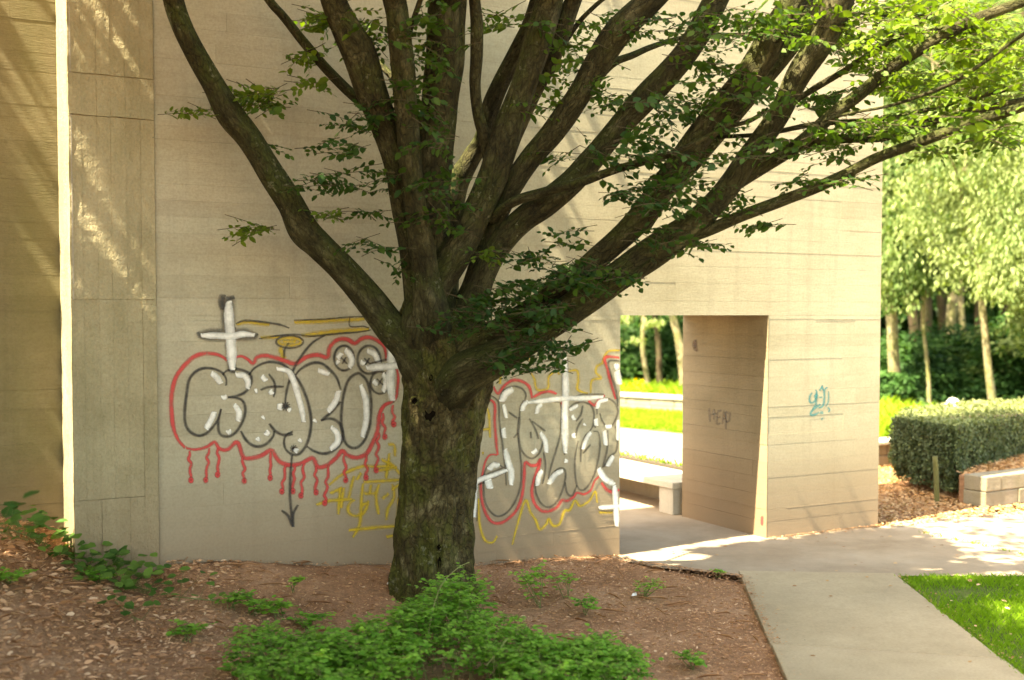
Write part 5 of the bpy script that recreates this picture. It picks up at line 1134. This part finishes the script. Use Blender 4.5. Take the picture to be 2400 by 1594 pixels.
# ------------------------------------------------------------------ woodland behind
rw = np.random.default_rng(77)
def crown(root, blobs, n, size, tone, mat, seed, droop=0.0, name='crown'):
    r_ = np.random.default_rng(seed); P_, T_, DD = [], [], []
    tot = sum(b_[3]*b_[4]*b_[5] for b_ in blobs)
    for (cx, cy, cz, ax, ay, az_) in blobs:
        k = max(60, int(n*(ax*ay*az_)/tot)); nc = max(6, k//45)
        c = r_.normal(size=(nc, 3)); c /= np.linalg.norm(c, axis=1, keepdims=True); c *= (0.35+0.65*r_.random(nc)**0.5)[:, None]
        tone_c = r_.normal(size=nc)*0.24; w_ = r_.integers(0, nc, k)
        off = r_.normal(size=(k, 3))*np.array((0.16, 0.16, 0.09)); p_ = (c[w_]+off)*np.array((ax, ay, az_))+np.array((cx, cy, cz))
        if droop: p_[:, 2] -= droop*np.abs(off[:, 0]+off[:, 1])*az_
        P_.append(p_); T_.append(tone+tone_c[w_])
    p_ = np.concatenate(P_); t_ = np.concatenate(T_); m = len(p_); az = r_.random(m)*6.283
    d = np.stack([np.cos(az), np.sin(az), -0.35-droop*2+r_.normal(size=m)*.3], 1); k = np.stack([r_.normal(size=m)*.6, -.4+r_.normal(size=m)*.6, np.ones(m)], 1)
    bad = ((p_-np.array(W0))@np.array(N) > -THICK-.3) & ((p_-np.array(W0))@np.array(U) < s_end+.3); p_, t_, d, k = p_[~bad], t_[~bad], d[~bad], k[~bad]; m = len(p_)
    sz_ = size*(0.6+.8*r_.random(m)); leaf_cloud(name, p_, d, k, np.stack([sz_*.75, sz_*1.2], 1), t_+r_.normal(size=m)*.12, mat, 'dia', root, kind='stuff')
def wtree(px0, py0, px1, py1, Y, wpx, hgt, label, barkm, blobs=None, n=9000, size=.16, tone=.5, mat=None, droop=0., seed=1, name='woodland_tree', grp='trees of the wood behind the building'):
    b0 = at_y(px0, py0, Y); b0.z = 0; top = at_y(px1, py1, Y); root = empty(name, b0, label, 'tree', grp)
    dirn = (top-b0); h0 = dirn.z; ex = dirn/h0; pts_ = [b0-Z*.1]; rad = [wpx*Y/F*.62]; K = 8
    for i in range(1, K+1):
        u_ = i/K; z_ = hgt*u_; q_ = b0+Vector((ex.x*min(z_, h0)+ex.x*.4*max(0, z_-h0)+.10*math.sin(i*2.1+px0)*(z_ > h0*.5), 0.1*math.sin(i+px0), z_)); pts_.append(q_); rad.append(wpx*Y/F*.5*(1-.65*u_))
    tb = Tube(); tb.add(pts_, rad, 10, 4, lump=.12, seed=px0*.01); tb.build('trunk', barkm, root)
    rr2 = random.Random(seed)
    for k in range(5):
        s_ = pts_[rr2.randint(4, 7)]; az = rr2.uniform(0, 6.28); L = rr2.uniform(1.2, 2.6)
        tb = Tube(); tb.add([s_, s_+Vector((math.cos(az)*L*.5, math.sin(az)*L*.5, L*.35)), s_+Vector((math.cos(az)*L, math.sin(az)*L, L*.5))], [rad[4]*.45, rad[4]*.3, rad[4]*.1], 6, 3)
        tb.build('bough', barkm, root)
    if blobs is None:
        c = pts_[6]; blobs = [(c.x+rw.uniform(-1, 1), c.y+rw.uniform(-.5, .5), hgt*f_, 2.2, 1.8, 1.5) for f_ in (.55, .72, .88)]
    crown(root, blobs, n, size, tone, mat or M_leaf_far, seed, droop)
def B(px, py, Y, ax, ay, az_): p_ = at_y(px, py, Y); return (p_.x, p_.y, p_.z, ax, ay, az_)
wtree(2108, 955, 2072, 690, 24, 30, 9.5, 'trunk with yellowish bark just right of the building corner', M_bark_pale, [B(2120, 300, 25, 1.6, 1.5, 1.8), B(2130, 560, 25.5, 1.0, 1.0, .8), B(2190, 100, 25, 2.0, 1.5, 1.5)], 9000, .13, .45, seed=11)
wtree(2340, 950, 2285, 700, 21, 19, 8.5, 'slender pale leaning tree with bright drooping leaves over the hedge', M_bark_pale, [B(2330, 560, 21, 1.15, 1.0, .95), B(2400, 420, 20.5, 1.3, 1.0, 1.2), B(2220, 480, 22, .9, .8, 1.0), B(2290, 330, 21, 1.3, 1.2, 1.0), B(2470, 600, 21, 1.0, 1.0, 1.0)], 26000, .085, .9, droop=.5, seed=12)
wtree(2232, 960, 2238, 690, 29, 26, 11, 'pale straight trunk deeper in the wood above the hedge', M_bark_pale, [B(2180, 420, 28, 1.7, 1.2, 1.8), B(2110, 470, 27, 1.0, 1, 1.2), B(2260, 180, 29, 2.5, 1.5, 2)], 14000, .12, .75, droop=.35, seed=13)
wtree(2180, 960, 2176, 700, 23, 10, 8, 'sapling with a hazy pale crown beside the building corner', M_bark_pale, [B(2105, 620, 23, .55, .6, .8), B(2150, 540, 23.5, .8, .7, .9), B(2090, 430, 24, .7, .7, .9), B(2200, 620, 23.5, .7, .7, .45), B(2130, 330, 25, 1, .8, .9)], 20000, .10, .6, droop=.8, seed=21)
wtree(2440, 960, 2450, 700, 19.5, 16, 8, 'tree at the right edge hanging pale foliage into the picture', M_bark_pale, [B(2420, 600, 19.5, .75, .7, .8), B(2390, 500, 20, .8, .7, .8), B(2350, 640, 19.8, .5, .5, .4), B(2440, 760, 20, .5, .5, .5)], 18000, .08, 1.0, droop=.8, seed=22)
wtree(2262, 960, 2262, 680, 31, 16, 11, 'thin grey trunk close to the straight pale one', M_bark_pale, None, 5000, .16, .6, seed=14)
wtree(2150, 960, 2142, 650, 33, 26, 12, 'dark brown trunk between the corner tree and the pale trunks', M_bark_red, None, 8000, .18, .5, seed=15)
wtree(2398, 960, 2392, 720, 26, 16, 10, 'grey trunk at the right edge of the picture', M_bark_red, [B(2420, 250, 26, 2, 1.5, 2), B(2400, 820, 24, 1.2, 1, .8)], 9000, .13, .6, seed=16)
wtree(1530, 925, 1506, 750, 27.6, 13, 11, 'slim leaning trunk left of centre in the passage view', M_bark_pale, [B(1480, 735, 26.8, .75, .7, .38), B(1440, 770, 27, .6, .6, .5), B(1500, 600, 30, 2, 1.5, 1.5)], 9000, .11, .9, droop=.4, seed=17)
wtree(1546, 925, 1536, 760, 28, 15, 12, 'reddish brown trunk in the middle of the passage view', M_bark_red, None, 6000, .18, .5, seed=18)
wtree(1608, 925, 1574, 745, 27.2, 22, 11, 'yellowish trunk near the right side of the passage view', M_bark_pale, None, 8000, .16, .45, seed=19)
for i, (px, Y, w_, lab) in enumerate([(2092, 38, 22, 'dark trunk deep in the wood beside the building corner'), (2172, 37, 30, 'thick dark trunk left of the straight pale trunk'), (2212, 40, 24, 'dark trunk hugging the left of the straight pale trunk'),
        (2292, 36, 26, 'shaded dark trunk behind the slender leaning tree'), (2362, 39, 30, 'broad dark trunk right of the slender leaning tree'), (1474, 38, 20, 'leftmost dark trunk in the passage view'),
        (1512, 41, 26, 'dark trunk deep behind the slim leaning trunk in the passage'), (1574, 39, 24, 'dark trunk between reddish and yellowish trunks in the passage')]):
    wtree(px, 940, px+rw.uniform(-8, 8), 650, Y, w_, 13, lab, M_bark_red, None, 8000, .22, .45, seed=30+i)
# understorey shrubs
shr = [(2130, 860, 25.5, 1.0, .7, .75), (2230, 850, 26, 1.1, .7, .9), (2190, 900, 24.5, 1.1, .6, .6), (2310, 880, 25.5, .9, .7, .8), (2385, 830, 24, .9, .7, .9), (2100, 930, 23.5, .7, .5, .5), (2280, 930, 24, 1.2, .6, .5), (2450, 880, 25, 1.0, .8, 1.0),
       (1470, 860, 30, .9, .7, .9), (1530, 870, 31, 1.0, .7, .8), (1590, 850, 30.5, .9, .7, 1.0), (1500, 810, 33, 1.4, .8, 1.0), (1580, 780, 33, 1.4, .8, 1.0), (1640, 880, 30, 1, .8, .8), (1400, 860, 30, 1, .8, 1.0)]
for i, (px, py, Y, a, b_, c_) in enumerate(shr):
    c = at_y(px, py, Y); side = 'right of the building' if px > 2000 else 'seen through the passage'
    nm = ['rounded', 'broad', 'low', 'upright', 'leaning', 'small', 'wide', 'tall'][i % 8]
    root = empty('understorey_shrub', (c.x, c.y, 0), nm+' green shrub in the undergrowth '+side, 'shrub', 'undergrowth shrubs of the wood'); tb = Tube()
    for k in range(4):
        tb.add([Vector((c.x+rw.uniform(-.1, .1), c.y, -.05)), Vector((c.x+rw.uniform(-.3, .3), c.y, c.z))], [.03, .015], 5, 1)
    tb.build('stems', M_twig, root)
    crown(root, [(c.x, c.y, c.z, a, b_, c_), (c.x+rw.uniform(-.4, .4), c.y+.2, c.z*.55, a*.9, b_, c_*.8)], 8000, .12, .35+.3*rw.random(), M_leaf_dark, 60+i)
# dark mass of the far wood
rr3 = np.random.default_rng(5); m = 150000
p_ = np.stack([rr3.uniform(-30, 45, m), 42+rr3.random(m)*8, rr3.random(m)**.9*16], 1); d = rr3.normal(size=(m, 3)); k = rr3.normal(size=(m, 3))
leaf_cloud('far_wood', p_, d, k, .45+.35*rr3.random(m), .3+rr3.normal(size=m)*.25, M_leaf_dark, 'dia', kind='stuff')
